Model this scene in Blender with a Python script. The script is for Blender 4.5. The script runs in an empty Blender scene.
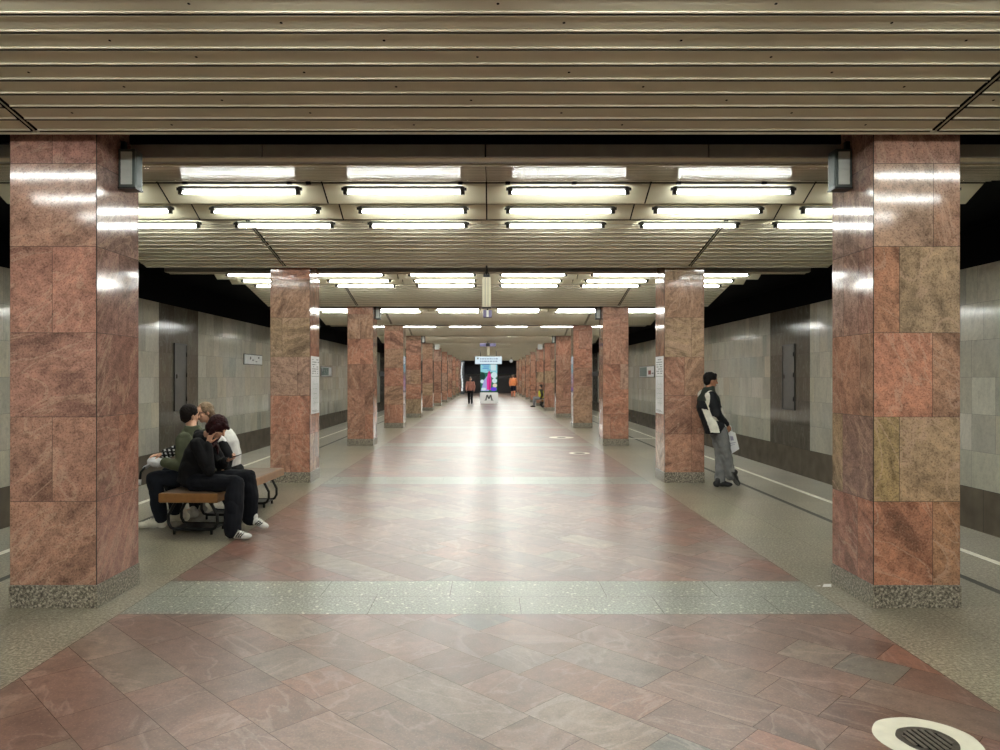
import bpy, bmesh, math, random
from mathutils import Vector, Matrix, noise
R = math.radians
random.seed(7)
S = bpy.context.scene
C = S.collection

# ---------------------------------------------------------------- camera, world, exposure
cam_d = bpy.data.cameras.new('camera'); cam = bpy.data.objects.new('camera', cam_d); C.objects.link(cam)
cam.location = (0.03, 0.0, 1.655); cam.rotation_euler = (R(90), 0, 0)
cam_d.sensor_width = 36; cam_d.lens = 732 / 1000 * 36
cam_d.shift_x = 0.0108; cam_d.shift_y = 0.0025
cam_d.clip_start = 0.05; cam_d.clip_end = 300
S.camera = cam
W = bpy.data.worlds.new('world'); S.world = W; W.use_nodes = True
W.node_tree.nodes['Background'].inputs[0].default_value = (0.02, 0.022, 0.03, 1)
W.node_tree.nodes['Background'].inputs[1].default_value = 0.3
S.view_settings.view_transform = 'Standard'; S.view_settings.look = 'None'
S.view_settings.gamma = 1; S.view_settings.use_curve_mapping = False
S.view_settings.exposure = 0.0
TUBE = 65.0                      # radiance of the fluorescent tubes
S.cycles.use_denoising = True
S.cycles.max_bounces = 8; S.cycles.diffuse_bounces = 5; S.cycles.glossy_bounces = 4
S.cycles.sample_clamp_indirect = 20.0
S.cycles.caustics_reflective = False; S.cycles.caustics_refractive = False

# ---------------------------------------------------------------- helpers
def lin(c):
    return tuple(((v / 255) / 12.92 if v / 255 <= .04045 else ((v / 255 + .055) / 1.055) ** 2.4) for v in c) + (1,)

def tag(o, label=None, cat=None, group=None, kind=None):
    if label: o['label'] = label
    if cat: o['category'] = cat
    if group: o['group'] = group
    if kind: o['kind'] = kind
    return o

def empty(name, loc, rz=0, label=None, cat=None, group=None):
    o = bpy.data.objects.new(name, None); C.objects.link(o)
    o.location = loc; o.rotation_euler = (0, 0, rz); o.empty_display_size = .1
    return tag(o, label, cat, group)

class MB:
    """collects polygons, builds ONE mesh object"""
    def __init__(s): s.v = []; s.f = []; s.m = []; s.t = []; s.u = []; s.sm = []
    def poly(s, pts, mat=0, tint=(1, 1, 1), uv=None, smooth=False):
        b = len(s.v); s.v += [tuple(p) for p in pts]
        s.f.append(tuple(range(b, b + len(pts)))); s.m.append(mat); s.t.append(tint)
        s.u.append(uv or [(0, 0)] * len(pts)); s.sm.append(smooth)
    def box(s, lo, hi, mat=0, tint=(1, 1, 1), M=None, bev=0):
        x0, y0, z0 = lo; x1, y1, z1 = hi
        if bev:
            bm = bmesh.new(); bmesh.ops.create_cube(bm, size=1)
            bmesh.ops.scale(bm, vec=(x1 - x0, y1 - y0, z1 - z0), verts=bm.verts)
            bmesh.ops.translate(bm, vec=((x0 + x1) / 2, (y0 + y1) / 2, (z0 + z1) / 2), verts=bm.verts)
            bmesh.ops.bevel(bm, geom=bm.edges[:], offset=bev, segments=2, profile=.6, affect='EDGES')
            for f in bm.faces:
                P = [v.co.copy() for v in f.verts]
                if M: P = [M @ p for p in P]
                s.poly(P, mat, tint)
            bm.free(); return
        P = [Vector(p) for p in ((x0,y0,z0),(x1,y0,z0),(x1,y1,z0),(x0,y1,z0),(x0,y0,z1),(x1,y0,z1),(x1,y1,z1),(x0,y1,z1))]
        if M: P = [M @ p for p in P]
        for q in ((0,3,2,1),(4,5,6,7),(0,1,5,4),(1,2,6,5),(2,3,7,6),(3,0,4,7)):
            s.poly([P[i] for i in q], mat, tint)
    def tube(s, pts, r, n=10, mat=0, tint=(1, 1, 1), caps=True):
        pts = [Vector(p) for p in pts]; rs = r if isinstance(r, (list, tuple)) else [r] * len(pts)
        rings = []; prev = None
        for i, p in enumerate(pts):
            d = (pts[min(i + 1, len(pts) - 1)] - pts[max(i - 1, 0)]).normalized()
            if prev is None:
                a = d.orthogonal().normalized()
            else:
                a = (prev - d * prev.dot(d)).normalized()
            prev = a; b = d.cross(a)
            rings.append([p + (a * math.cos(2 * math.pi * k / n) + b * math.sin(2 * math.pi * k / n)) * rs[i] for k in range(n)])
        for i in range(len(rings) - 1):
            for k in range(n):
                s.poly([rings[i][k], rings[i][(k + 1) % n], rings[i + 1][(k + 1) % n], rings[i + 1][k]], mat, tint, smooth=True)
        if caps:
            s.poly(rings[0][::-1], mat, tint); s.poly(rings[-1], mat, tint)
    def disc(s, c, r0, r1, n=48, mat=0, z=0, wob=0):
        for k in range(n):
            a, b = 2 * math.pi * k / n, 2 * math.pi * (k + 1) / n
            P = []
            for (rr, t) in ((r1, a), (r1, b), (r0, b), (r0, a)):
                q = rr * (1 + wob * noise.noise(Vector((math.cos(t) * 2, math.sin(t) * 2, rr * 9))))
                P.append((c[0] + q * math.cos(t), c[1] + q * math.sin(t), z))
            if r0 <= 0: P = P[:3]
            s.poly(P, mat)
    def build(s, name, mats, parent=None, weld=True):
        me = bpy.data.meshes.new(name)
        me.from_pydata(s.v, [], s.f)
        for m in (mats if isinstance(mats, (list, tuple)) else [mats]): me.materials.append(m)
        me.polygons.foreach_set('material_index', s.m)
        me.polygons.foreach_set('use_smooth', s.sm)
        uv = me.uv_layers.new(name='UVMap')
        uv.data.foreach_set('uv', [c for f in s.u for p in f for c in p])
        at = me.color_attributes.new(name='tint', type='FLOAT_COLOR', domain='CORNER')
        at.data.foreach_set('color', [c for f, t in zip(s.f, s.t) for _ in f for c in (t[0], t[1], t[2], 1.0)])
        if weld:
            bm = bmesh.new(); bm.from_mesh(me); bmesh.ops.remove_doubles(bm, verts=bm.verts, dist=1e-5); bm.to_mesh(me); bm.free()
        me.update()
        o = bpy.data.objects.new(name, me); C.objects.link(o)
        if parent: o.parent = parent
        return o

def link_copy(o, parent=None):
    c = o.copy(); C.objects.link(c)
    if parent: c.parent = parent
    return c
def copy_tree(o, parent=None):
    c = link_copy(o, parent)
    for ch in list(o.children): copy_tree(ch, c)
    return c

# ---------------------------------------------------------------- materials
def mat(name):
    m = bpy.data.materials.new(name); m.use_nodes = True
    nt = m.node_tree; b = nt.nodes['Principled BSDF']
    return m, nt, b
def N(nt, t, **kw):
    n = nt.nodes.new(t)
    for k, v in kw.items():
        if k.startswith('i_'):
            key = k[2:]; key = int(key) if key.isdigit() else key.replace('_', ' ')
            n.inputs[key].default_value = v
        else: setattr(n, k, v)
    return n
def ramp(nt, fac, stops):
    r = nt.nodes.new('ShaderNodeValToRGB'); e = r.color_ramp.elements
    while len(e) < len(stops): e.new(.5)
    for k, (p, c) in enumerate(stops):
        e[k].position = p; e[k].color = c if len(c) == 4 else tuple(c) + (1,)
    nt.links.new(fac, r.inputs[0]); return r.outputs[0]
def mixc(nt, fac, a, b, mode='MIX'):
    m = nt.nodes.new('ShaderNodeMix'); m.data_type = 'RGBA'; m.blend_type = mode
    for sock, v in ((m.inputs[0], fac), (m.inputs[6], a), (m.inputs[7], b)):
        if hasattr(v, 'is_linked'): nt.links.new(v, sock)
        else: sock.default_value = v
    return m.outputs[2]
def plain(name, c, rough=.5, metal=0, var=.12, scale=8, bump=0, spec=.5, coat=0):
    m, nt, b = mat(name)
    tc = N(nt, 'ShaderNodeTexCoord'); n = N(nt, 'ShaderNodeTexNoise', i_Scale=scale, i_Detail=5.0)
    nt.links.new(tc.outputs['Object'], n.inputs['Vector'])
    col = lin(c)
    lo = tuple(x * (1 - var) for x in col[:3]) + (1,); hi = tuple(min(1, x * (1 + var)) for x in col[:3]) + (1,)
    nt.links.new(ramp(nt, n.outputs[0], [(.3, lo), (.7, hi)]), b.inputs['Base Color'])
    b.inputs['Roughness'].default_value = rough; b.inputs['Metallic'].default_value = metal
    b.inputs['Specular IOR Level'].default_value = spec; b.inputs['Coat Weight'].default_value = coat
    if bump:
        bp = N(nt, 'ShaderNodeBump', i_Strength=bump, i_Distance=.01)
        nt.links.new(n.outputs[0], bp.inputs['Height']); nt.links.new(bp.outputs[0], b.inputs['Normal'])
    return m
def emis(name, c, s):
    m, nt, b = mat(name)
    b.inputs['Base Color'].default_value = (.8, .8, .8, 1)
    b.inputs['Emission Color'].default_value = lin(c); b.inputs['Emission Strength'].default_value = s
    return m

def veined(name, rough, spec=.5, speck=.35, vein=.5, pale=(214, 186, 168), dark=(60, 48, 44), stretch=3.5, scale=2.4, wave=.0, rvar=.08, coarse=70, con=1.0, con4=.6):
    """polished stone tile: 'tint' attribute gives the tile's own colour, UV its own grain direction"""
    m, nt, b = mat(name); L = nt.links.new
    at = N(nt, 'ShaderNodeAttribute', attribute_name='tint')
    uv = N(nt, 'ShaderNodeUVMap', uv_map='UVMap')
    mp = N(nt, 'ShaderNodeMapping'); mp.inputs['Scale'].default_value = (1, stretch, 1); L(uv.outputs[0], mp.inputs[0])
    n1 = N(nt, 'ShaderNodeTexNoise', i_Scale=scale, i_Detail=7.0, i_Roughness=.6, i_Distortion=.9); L(mp.outputs[0], n1.inputs['Vector'])
    n2 = N(nt, 'ShaderNodeTexNoise', i_Scale=coarse, i_Detail=2.0, i_Roughness=.7); L(uv.outputs[0], n2.inputs['Vector'])
    n3 = N(nt, 'ShaderNodeTexNoise', i_Scale=scale * .55, i_Detail=5.0, i_Distortion=2.2); L(mp.outputs[0], n3.inputs['Vector'])
    n4 = N(nt, 'ShaderNodeTexNoise', i_Scale=scale * 11, i_Detail=5.0, i_Roughness=.75); L(uv.outputs[0], n4.inputs['Vector'])
    k = ramp(nt, n1.outputs[0], [(.3, (1 - .38 * con, 1 - .37 * con, 1 - .37 * con)), (.5, (1, 1, 1)), (.72, (1 + .30 * con, 1 + .30 * con, 1 + .27 * con))])
    c = mixc(nt, 1.0, at.outputs['Color'], k, 'MULTIPLY')
    k4 = ramp(nt, n4.outputs[0], [(.34, (.6, .58, .56)), (.5, (1, 1, 1)), (.66, (1.3, 1.26, 1.2))])
    c = mixc(nt, con4, c, k4, 'MULTIPLY')
    v = ramp(nt, n3.outputs[0], [(.485, (0, 0, 0)), (.5, (vein,) * 3), (.53, (0, 0, 0))])
    c = mixc(nt, v, c, lin(pale))
    v2 = ramp(nt, n3.outputs[0], [(.36, (vein * .8,) * 3), (.4, (0, 0, 0))])
    c = mixc(nt, v2, c, lin(dark))
    sp = ramp(nt, n2.outputs[0], [(.36, (speck,) * 3), (.46, (0, 0, 0))])
    c = mixc(nt, sp, c, lin(dark))
    sp2 = ramp(nt, n2.outputs[0], [(.58, (0, 0, 0)), (.68, (speck * .7,) * 3)])
    c = mixc(nt, sp2, c, lin(pale))
    L(c, b.inputs['Base Color'])
    rr = N(nt, 'ShaderNodeMapRange'); rr.inputs['To Min'].default_value = rough; rr.inputs['To Max'].default_value = rough + rvar
    L(n1.outputs[0], rr.inputs[0]); L(rr.outputs[0], b.inputs['Roughness'])
    b.inputs['Specular IOR Level'].default_value = spec
    return m

def speckled(name, a, b_, c_, scale=90, rough=.25, spec=.5, chips=.0, at_tint=True):
    m, nt, b = mat(name); L = nt.links.new
    tc = N(nt, 'ShaderNodeTexCoord')
    n1 = N(nt, 'ShaderNodeTexNoise', i_Scale=scale, i_Detail=3.0, i_Roughness=.75); L(tc.outputs['Object'], n1.inputs['Vector'])
    n2 = N(nt, 'ShaderNodeTexNoise', i_Scale=1.1, i_Detail=5.0); L(tc.outputs['Object'], n2.inputs['Vector'])
    c = ramp(nt, n1.outputs[0], [(.33, lin(a)), (.5, lin(b_)), (.66, lin(c_))])
    if chips:
        vo = N(nt, 'ShaderNodeTexVoronoi', i_Scale=scale * .28, i_Randomness=1.0); L(tc.outputs['Object'], vo.inputs['Vector'])
        ch = ramp(nt, vo.outputs['Distance'], [(.12, (chips,) * 3), (.22, (0, 0, 0))])
        c = mixc(nt, ch, c, lin((214, 214, 200)))
    c = mixc(nt, .8, c, ramp(nt, n2.outputs[0], [(.3, (.8, .8, .79)), (.7, (1.15, 1.14, 1.12))]), 'MULTIPLY')
    if at_tint:
        at = N(nt, 'ShaderNodeAttribute', attribute_name='tint')
        c = mixc(nt, 1.0, c, at.outputs['Color'], 'MULTIPLY')
    L(c, b.inputs['Base Color'])
    b.inputs['Roughness'].default_value = rough; b.inputs['Specular IOR Level'].default_value = spec
    return m

M = {}
M['col'] = veined('polished_red_granite', .05, spec=.6, speck=.5, vein=.46, stretch=2.4, scale=1.25, coarse=75, con=1.1, con4=1.0, rvar=.08, pale=(206, 172, 150))
M['red'] = veined('red_granite_paving', .31, spec=.9, speck=.3, vein=.20, stretch=1.8, scale=1.1, rvar=.06, coarse=80, pale=(196, 172, 160), dark=(80, 62, 57), con=1.0, con4=.7)
M['wall'] = veined('pale_marble_tile', .09, spec=.5, speck=.10, vein=.15, stretch=3.0, scale=1.2, pale=(205, 203, 188), dark=(96, 96, 86), coarse=50, con=.35, con4=.3)
M['band'] = speckled('light_speckled_granite', (92, 94, 87), (126, 128, 119), (186, 188, 178), 60, .34, .85, chips=.9)
M['side'] = speckled('brown_grey_granite', (96, 91, 79), (142, 136, 121), (190, 184, 168), 52, .30, .6, chips=.35)
M['plinth'] = speckled('dark_speckled_granite', (52, 47, 42), (126, 119, 107), (196, 188, 172), 60, .3, .5, at_tint=False)
M['dado'] = plain('dark_stone_dado', (122, 112, 98), .22, var=.18, scale=2.5)
M['grout'] = plain('dark_grout', (50, 42, 38), .8)
M['black'] = plain('black_paint', (7, 8, 15), .8, spec=.1)
M['steelblack'] = plain('black_steel', (20, 20, 21), .35, metal=.3)
M['concrete'] = plain('track_concrete', (40, 38, 35), .9, bump=.3)
M['slat'] = plain('beige_metal_slat', (212, 205, 182), .42, metal=.0, var=.05, scale=1.5, spec=.42)
M['slatshade'] = plain('slat_groove_shade', (74, 68, 58), .6)  # shade inside the slat grooves, painted as a darker colour
M['slatgloss'] = plain('glossy_metal_slat', (190, 182, 165), .17, metal=.35, var=.08, scale=2.0, spec=.7)
M['fascia'] = plain('dull_metal_fascia', (160, 156, 148), .4, metal=.2, var=.08)
M['cream'] = plain('cream_coffer_panel', (216, 210, 184), .45, var=.03, scale=2)
M['white'] = plain('white_enamel', (225, 226, 222), .35, var=.03)
M['lamphouse'] = plain('grey_white_lamp_housing', (60, 60, 58), .4)
M['tube'] = emis('fluorescent_tube', (249, 253, 248), TUBE)
M['line'] = plain('worn_white_line', (240, 238, 226), .4, var=.12, scale=20)
M['groove'] = plain('dark_guide_strip', (58, 58, 54), .5)
M['grey'] = plain('grey_green_metal', (84, 92, 89), .4, metal=.4, var=.06)
M['grille'] = plain('pale_grey_grille', (205, 210, 204), .45, metal=.3, var=.06)
M['paper'] = plain('white_printed_paper', (240, 241, 243), .6, var=.04)
M['ink'] = plain('grey_ink', (110, 112, 118), .6)
M['cream2'] = plain('cream_speaker_case', (222, 216, 186), .4, var=.03)

# ---------------------------------------------------------------- stone tiles
def tile(mb, o, u, v, w0, w1, h0, h1, tint, gap=.002, ang=None, matn=0, scale=1.0, edge=0, edge_w=0):
    """one rectangular tile on the plane o + a*u + b*v"""
    o = Vector(o); u = Vector(u); v = Vector(v)
    th = random.uniform(0, math.pi) if ang is None else ang
    ox, oy = random.uniform(-50, 50), random.uniform(-50, 50)
    c, s = math.cos(th), math.sin(th); P = []; U = []
    ga, gb = (edge if edge and w0 < 1e-6 else gap), (edge if edge and w1 > edge_w - 1e-6 else gap)
    for a, b in ((w0 + ga, h0 + gap), (w1 - gb, h0 + gap), (w1 - gb, h1 - gap), (w0 + ga, h1 - gap)):
        P.append(o + u * a + v * b); U.append((ox + scale * (a * c - b * s), oy + scale * (a * s + b * c)))
    mb.poly(P, matn, tint, U)
def jit(c, a=.08):
    k = 1 + random.uniform(-a, a)
    return tuple(max(0, x * k * (1 + random.uniform(-a, a) * .2)) for x in lin(c)[:3])
def clip(P, x0, x1, y0, y1):
    for ax, lim, sg in ((0, x0, 1), (0, x1, -1), (1, y0, 1), (1, y1, -1)):
        Q = []
        for i in range(len(P)):
            a, b = P[i], P[(i + 1) % len(P)]
            da, db = sg * (a[ax] - lim), sg * (b[ax] - lim)
            if da >= 0: Q.append(a)
            if (da > 0) != (db > 0) and abs(da - db) > 1e-9:
                t = da / (da - db); Q.append((a[0] + (b[0] - a[0]) * t, a[1] + (b[1] - a[1]) * t))
        P = Q
        if len(P) < 3: return []
    return P

PER, Y0, NB = 6.25, 5.25, 12          # column spacing, first column front, columns per row
CIN, COUT, CDEP = 2.785, 3.41, .63
YEND = 78.0; YBACK = -14.0
RX = 2.56

# floor ------------------------------------------------------------
fl = MB()
fl.box((-5.3, YBACK, -.30), (5.3, YEND, -.003), 3)
fl.poly([(5.3, YBACK, -1.2), (8.6, YBACK, -1.2), (8.6, YEND, -1.2), (5.3, YEND, -1.2)], 4)
fl.poly([(-8.6, YBACK, -1.2), (-5.3, YBACK, -1.2), (-5.3, YEND, -1.2), (-8.6, YEND, -1.2)], 4)
fl.box((4.9, YBACK, -1.2), (5.2, YEND, -.3), 4); fl.box((-5.2, YBACK, -1.2), (-4.9, YEND, -.3), 4)
REDS = [((118, 88, 78), 5), ((124, 94, 84), 4), ((112, 83, 74), 3), ((119, 100, 90), 3), ((102, 98, 92), .6), ((126, 87, 73), 1.4), ((126, 106, 95), 2)]
def pick(P): return random.choices([p[0] for p in P], [p[1] for p in P])[0]
rows_w = .33
def red_bay(y0, y1):
    r2 = math.sqrt(.5)
    cx, cy = 0, (y0 + y1) / 2
    k = -16
    while k < 17:
        s0, s1 = k * rows_w, (k + 1) * rows_w
        k += 1
        t = -6 + random.uniform(0, .6)
        while t < 6:
            ln = random.choice((.32, .45, .62, .62, .78))
            P = []; U = []
            th = random.choice((0, 0, math.pi / 2, random.uniform(0, 3)))
            ox, oy = random.uniform(-50, 50), random.uniform(-50, 50); g = .0011
            # t runs along (1,-1), s along (1,1)
            for a, b in ((t + g, s0 + g), (t + ln - g, s0 + g), (t + ln - g, s1 - g), (t + g, s1 - g)):
                P.append((cx + (a + b) * r2, cy + (b - a) * r2))
            Q = clip(P, -RX + .002, RX - .002, y0 + .002, y1 - .002)
            if len(Q) >= 3:
                for (x, y) in Q:
                    a = ((x - cx) - (y - cy)) * r2; b = ((x - cx) + (y - cy)) * r2
                    U.append((ox + a * math.cos(th) - b * math.sin(th), oy + a * math.sin(th) + b * math.cos(th)))
                area = sum(Q[i][0] * Q[(i + 1) % len(Q)][1] - Q[(i + 1) % len(Q)][0] * Q[i][1] for i in range(len(Q)))
                if area < 0: Q = Q[::-1]; U = U[::-1]
                fl.poly([(x, y, 0) for x, y in Q], 0, jit(pick(REDS), .10), U)
            t += ln
for b in range(-3, NB):
    yc = Y0 + PER * b
    red_bay(yc + .70, yc + PER - .13)
    for (a, c_) in ((-.13, .285), (.285, .70)):
        x = -RX - random.uniform(0, .8)
        while x < RX:
            ln = random.uniform(.75, 1.25); X0, X1 = max(x, -RX), min(x + ln, RX)
            if X1 - X0 > .03: tile(fl, (0, yc, 0), (1, 0, 0), (0, 1, 0), X0, X1, a, c_, jit((248, 250, 246), .05), .0015, matn=1)
            x += ln
for sx in (-1, 1):
    strips = [(RX, 3.20), (3.20, 3.93), (4.0, 4.52), (4.62, 5.3)]
    for (a, c_) in strips:
        y = YBACK + random.uniform(0, .5)
        while y < YEND:
            ln = random.uniform(.8, 1.3)
            x0, x1 = (a, c_) if sx > 0 else (-c_, -a)
            k = .84 if a > 4.6 else 1
            tile(fl, (0, 0, 0), (1, 0, 0), (0, 1, 0), x0, x1, y, min(y + ln, YEND), tuple(k * q for q in jit((245, 244, 240), .07)), .001, matn=2)
            y += ln
    x0, x1 = sorted((sx * 3.93, sx * 4.0))
    fl.poly([(x0, YBACK, -.001), (x1, YBACK, -.001), (x1, YEND, -.001), (x0, YEND, -.001)], 5)
    x0, x1 = sorted((sx * 4.525, sx * 4.615))
    fl.poly([(x0, YBACK, .0), (x1, YBACK, .0), (x1, YEND, .0), (x0, YEND, .0)], 6)
fl.box((3.75, 19.75, -.002), (4.52, 19.9, .001), 6)
fo = fl.build('floor', [M['red'], M['band'], M['side'], M['grout'], M['concrete'], M['groove'], M['line']], weld=False)
tag(fo, kind='structure')

# track walls ------------------------------------------------------
WX = 8.4; ZT = 3.57; ZD = -.25
WC = [((212, 208, 192), 4), ((205, 202, 187), 3), ((221, 218, 204), 2), ((198, 196, 182), 2), ((216, 209, 190), 2)]
DC = [((112, 105, 94), 3), ((106, 100, 90), 3), ((118, 111, 100), 1)]
PAN = {-1: [(18.68, 21.2), (56.5, 59.2)], 1: [(19.1, 21.8), (56.5, 59.2)]}
def wall(sx, name):
    w = MB(); x = sx * WX
    rows = 6; rh = (ZT - ZD) / rows
    segs = []; y = YBACK
    for a, b in PAN[sx]: segs += [(y, a, 0), (a, b, 1)]; y = b
    segs.append((y, YEND, 0))
    o = (x, 0, ZD); u = (0, 1, 0); v = (0, 0, 1)
    for (a, b, dark) in segs:
        for r in range(rows):
            y = a
            while y < b - .01:
                ln = random.choice((.3, .45, .6, .6, .75, .9)) if not dark else .9
                y1 = min(y + ln, b)
                if b - y1 < .15: y1 = b
                t = jit(pick(DC if dark else WC), .07)
                if sx > 0: tile(w, o, u, v, y, y1, r * rh, (r + 1) * rh, t, .0015, ang=math.pi / 2 + random.uniform(-.12, .12))
                else: tile(w, o, u, v, y, y1, r * rh, (r + 1) * rh, t, .0015, ang=math.pi / 2 + random.uniform(-.12, .12))
                y = y1
    y = YBACK
    while y < YEND:
        y1 = min(y + 2.4, YEND)
        w.poly([(x, y + .004, -1.2), (x, y1 - .004, -1.2), (x, y1 - .004, ZD - .004), (x, y + .004, ZD - .004)], 1)
        y = y1
    w.box(*[(min(x + sx * .005, x + sx * .25), YBACK, -1.2), (max(x + sx * .005, x + sx * .25), YEND, ZT)], mat=2)
    o_ = w.build(name, [M['wall'], M['dado'], M['grout']], weld=False)
    tag(o_, kind='structure')
wall(-1, 'wall_left'); wall(1, 'wall_right')
# black vault above the tracks, end wall, back closure
vb = MB()
vb.box((-8.9, YBACK, 4.25), (8.9, YEND, 4.4))
for sx in (-1, 1):
    x0, x1 = sorted((sx * 8.4, sx * 8.6)); vb.box((x0, YBACK, ZT), (x1, YEND, 4.3))
tag(vb.build('ceiling_vault', M['black']), kind='structure')
ew = MB()
ew.box((-8.6, YEND, -1.2), (8.6, YEND + .3, 4.3), 0)
ew.box((-3.4, YEND - .12, 0), (3.4, YEND, 1.95), 1)
ew.tube([(-3.3, YEND - .16, 1.98), (3.3, YEND - .16, 1.98)], .035, 8, 2)
tag(ew.build('wall_end', [plain('navy_dark_paint', (20, 20, 34), .6), plain('dark_brown_panel', (44, 38, 38), .5), M['grey']]), kind='structure')

# ---------------------------------------------------------------- ceiling
XE = 5.3
def ceiling_mesh():
    c = MB()
    def strip(p, q, x0, x1, m):
        (y0, z0), (y1, z1) = p, q
        c.poly([(x0, y0, z0), (x0, y1, z1), (x1, y1, z1), (x1, y0, z0)], m)
    def slats(p, q, n, m, gaps):
        """n metal slats from p to q, each with two raised ribs and a groove between"""
        p = Vector(p); q = Vector(q); d = (q - p); L = d.length; d.normalize(); nn = Vector((d.y, -d.x))   # down
        if nn.y > 0: nn = -nn
        w = L / n; prof = []
        for k in range(n):
            s = k * w
            for (t, h) in ((0, 0), (w - .040, 0), (w - .038, .007), (w - .029, .007), (w - .027, -.018), (w - .014, -.018), (w - .012, .007), (w - .003, .007), (w - .001, 0)):
                prof.append(p + d * (s + t) + nn * h)
        prof.append(q)
        for (x0, x1) in gaps:
            for i in range(len(prof) - 1):
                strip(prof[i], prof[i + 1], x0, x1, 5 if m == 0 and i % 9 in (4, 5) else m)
            c.poly([(x0, *prof[0]), (x0, prof[0].x, prof[0].y + .03), (x0, prof[-1].x, prof[-1].y + .03), (x0, *prof[-1])], 4)
            c.poly([(x1, *prof[0]), (x1, prof[0].x, prof[0].y + .03), (x1, prof[-1].x, prof[-1].y + .03), (x1, *prof[-1])], 4)
    G = [(-XE, -3.168), (-3.112, 3.112), (3.168, XE)]
    # descending slats to the next column row
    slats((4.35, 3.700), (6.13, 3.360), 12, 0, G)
    for sx in (-1, 1):
        for off in (-.0, .0):
            x = sx * 3.14 + off
            c.poly([(x - .008, 4.35, 3.696), (x - .008, 6.13, 3.356), (x + .008, 6.13, 3.356), (x + .008, 4.35, 3.696)], 0)
        c.poly([(sx * 3.14 - .05, 4.35, 3.712), (sx * 3.14 - .05, 6.13, 3.372), (sx * 3.14 + .05, 6.13, 3.372), (sx * 3.14 + .05, 4.35, 3.712)], 4)
    rd = random.Random(4)
    for k in range(12):                                                 # screw heads
        y = 4.35 + (k + .35) * 1.78 / 12; z = 3.700 - (k + .35) * .34 / 12
        for i in range(-3, 4):
            x = i * 1.62 + (k % 3) * .52 + rd.uniform(-.1, .1)
            c.poly([(x + .009 * math.cos(a), y + .009 * math.sin(a), z - .0012 - .009 * math.sin(a) * .19) for a in [-q * math.pi / 3 for q in range(6)]], 4)
    c.box((-XE, 6.13, 3.350), (XE, 6.15, 3.385), 0)                       # edge lip
    # fascia behind the column row
    for (x0, x1) in ((-XE, -1.761), (-1.749, -.006), (.006, 1.749), (1.761, XE)):
        c.box((x0, .50, 3.374), (x1, .53, 3.485), 2)
    c.box((-XE, .53, 3.370), (XE, .62, 3.380), 0); c.box((-XE, .62, 3.376), (XE, .70, 3.384), 2); c.box((-XE, .70, 3.366), (XE, .735, 3.390), 0)
    # rising glossy slats
    slats((.80, 3.405), (2.47, 3.712), 11, 1, [(-XE, -.003), (.003, XE)])
    # two stepped cream coffers
    for (x0, x1) in ((-XE, -3.508), (-3.492, -1.758), (-1.742, -.008), (.008, 1.742), (1.758, 3.492), (3.508, XE)):
        for P in (((2.49, 3.725), (2.50, 3.73), (2.84, 3.565), (2.86, 3.562)), ((3.42, 3.69), (3.43, 3.692), (3.67, 3.572), (3.69, 3.570))):
            for a, b in zip(P, P[1:]): strip(a, b, x0, x1, 3)
        strip((2.86, 3.562), (3.40, 3.70), x0, x1, 3)
        strip((3.69, 3.570), (4.34, 3.71), x0, x1, 3)
    c.box((-XE, 2.44, 3.74), (XE, 4.4, 3.76), 4)
    c.tube([(-XE, 2.46, 3.690), (XE, 2.46, 3.690)], .007, 6, 4)         # black cable along the first row
    for x in (-3.2, -2.1, -1.9, -.3, .2, .9, 2.0, 2.9): c.box((x, 2.44, 3.675), (x + .05, 2.475, 3.70), 4)
    # dark trough over the columns
    c.box((-XE, -.12, 3.80), (XE, .8, 3.82), 4)
    c.box((-XE, .48, 3.47), (XE, .50, 3.80), 4)
    return c
cb = ceiling_mesh().build('ceiling', [M['slat'], M['slatgloss'], M['fascia'], M['cream'], M['black'], M['slatshade']], weld=False)
tag(cb, kind='structure')
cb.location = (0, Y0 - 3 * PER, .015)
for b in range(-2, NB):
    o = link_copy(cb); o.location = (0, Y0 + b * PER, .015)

# ---------------------------------------------------------------- fluorescent lights
ORD = ['first', 'second', 'third', 'fourth', 'fifth', 'sixth', 'seventh', 'eighth', 'ninth', 'tenth', 'eleventh', 'twelfth', 'thirteenth']
def make_light():
    t = empty('tube_light', (0, 0, 0))
    h = MB(); h.box((-.63, -.02, .034), (.63, .02, .064), bev=.005)
    h.build('housing', M['lamphouse'], t)
    tb = MB(); tb.tube([(-.597, 0, 0), (.597, 0, 0)], .0148, 12, 0); tb.build('tube', M['tube'], t)
    for s in (-1, 1):
        k = MB(); x0, x1 = sorted((s * .60, s * .645)); k.box((x0, -.022, -.024), (x1, .022, .058), bev=.004)
        x0, x1 = sorted((s * .645, s * .665)); k.box((x0, -.014, .02), (x1, .014, .05)); k.build('lamp_holder', M['steelblack'], t)
    return t
lamp0 = make_light(); first = True
XS = [-4.375, -2.625, -.875, .875, 2.625, 4.375]
POS = ['far left', 'second from left', 'left of centre', 'right of centre', 'second from right', 'far right']
RW = ['front row', 'middle row', 'back row']
for b in range(-3, NB - 1):
    for r, (d, z) in enumerate(((2.53, 3.622), (3.43, 3.622), (4.32, 3.632))):
        for k, x in enumerate(XS):
            if first: o = lamp0; first = False
            else: o = copy_tree(lamp0)
            o.location = (x + [0, .0, .02][r] * (1 if x > 0 else -1), Y0 + b * PER + d, z)
            where = f'{ORD[b]} lit coffer ahead' if b >= 0 else f'{ORD[-b - 1]} coffer behind the viewer'
            tag(o, f'white fluorescent tube light, {RW[r]}, {POS[k]}, {where}', 'ceiling light', f'fluorescent tubes of the {where}')

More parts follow.
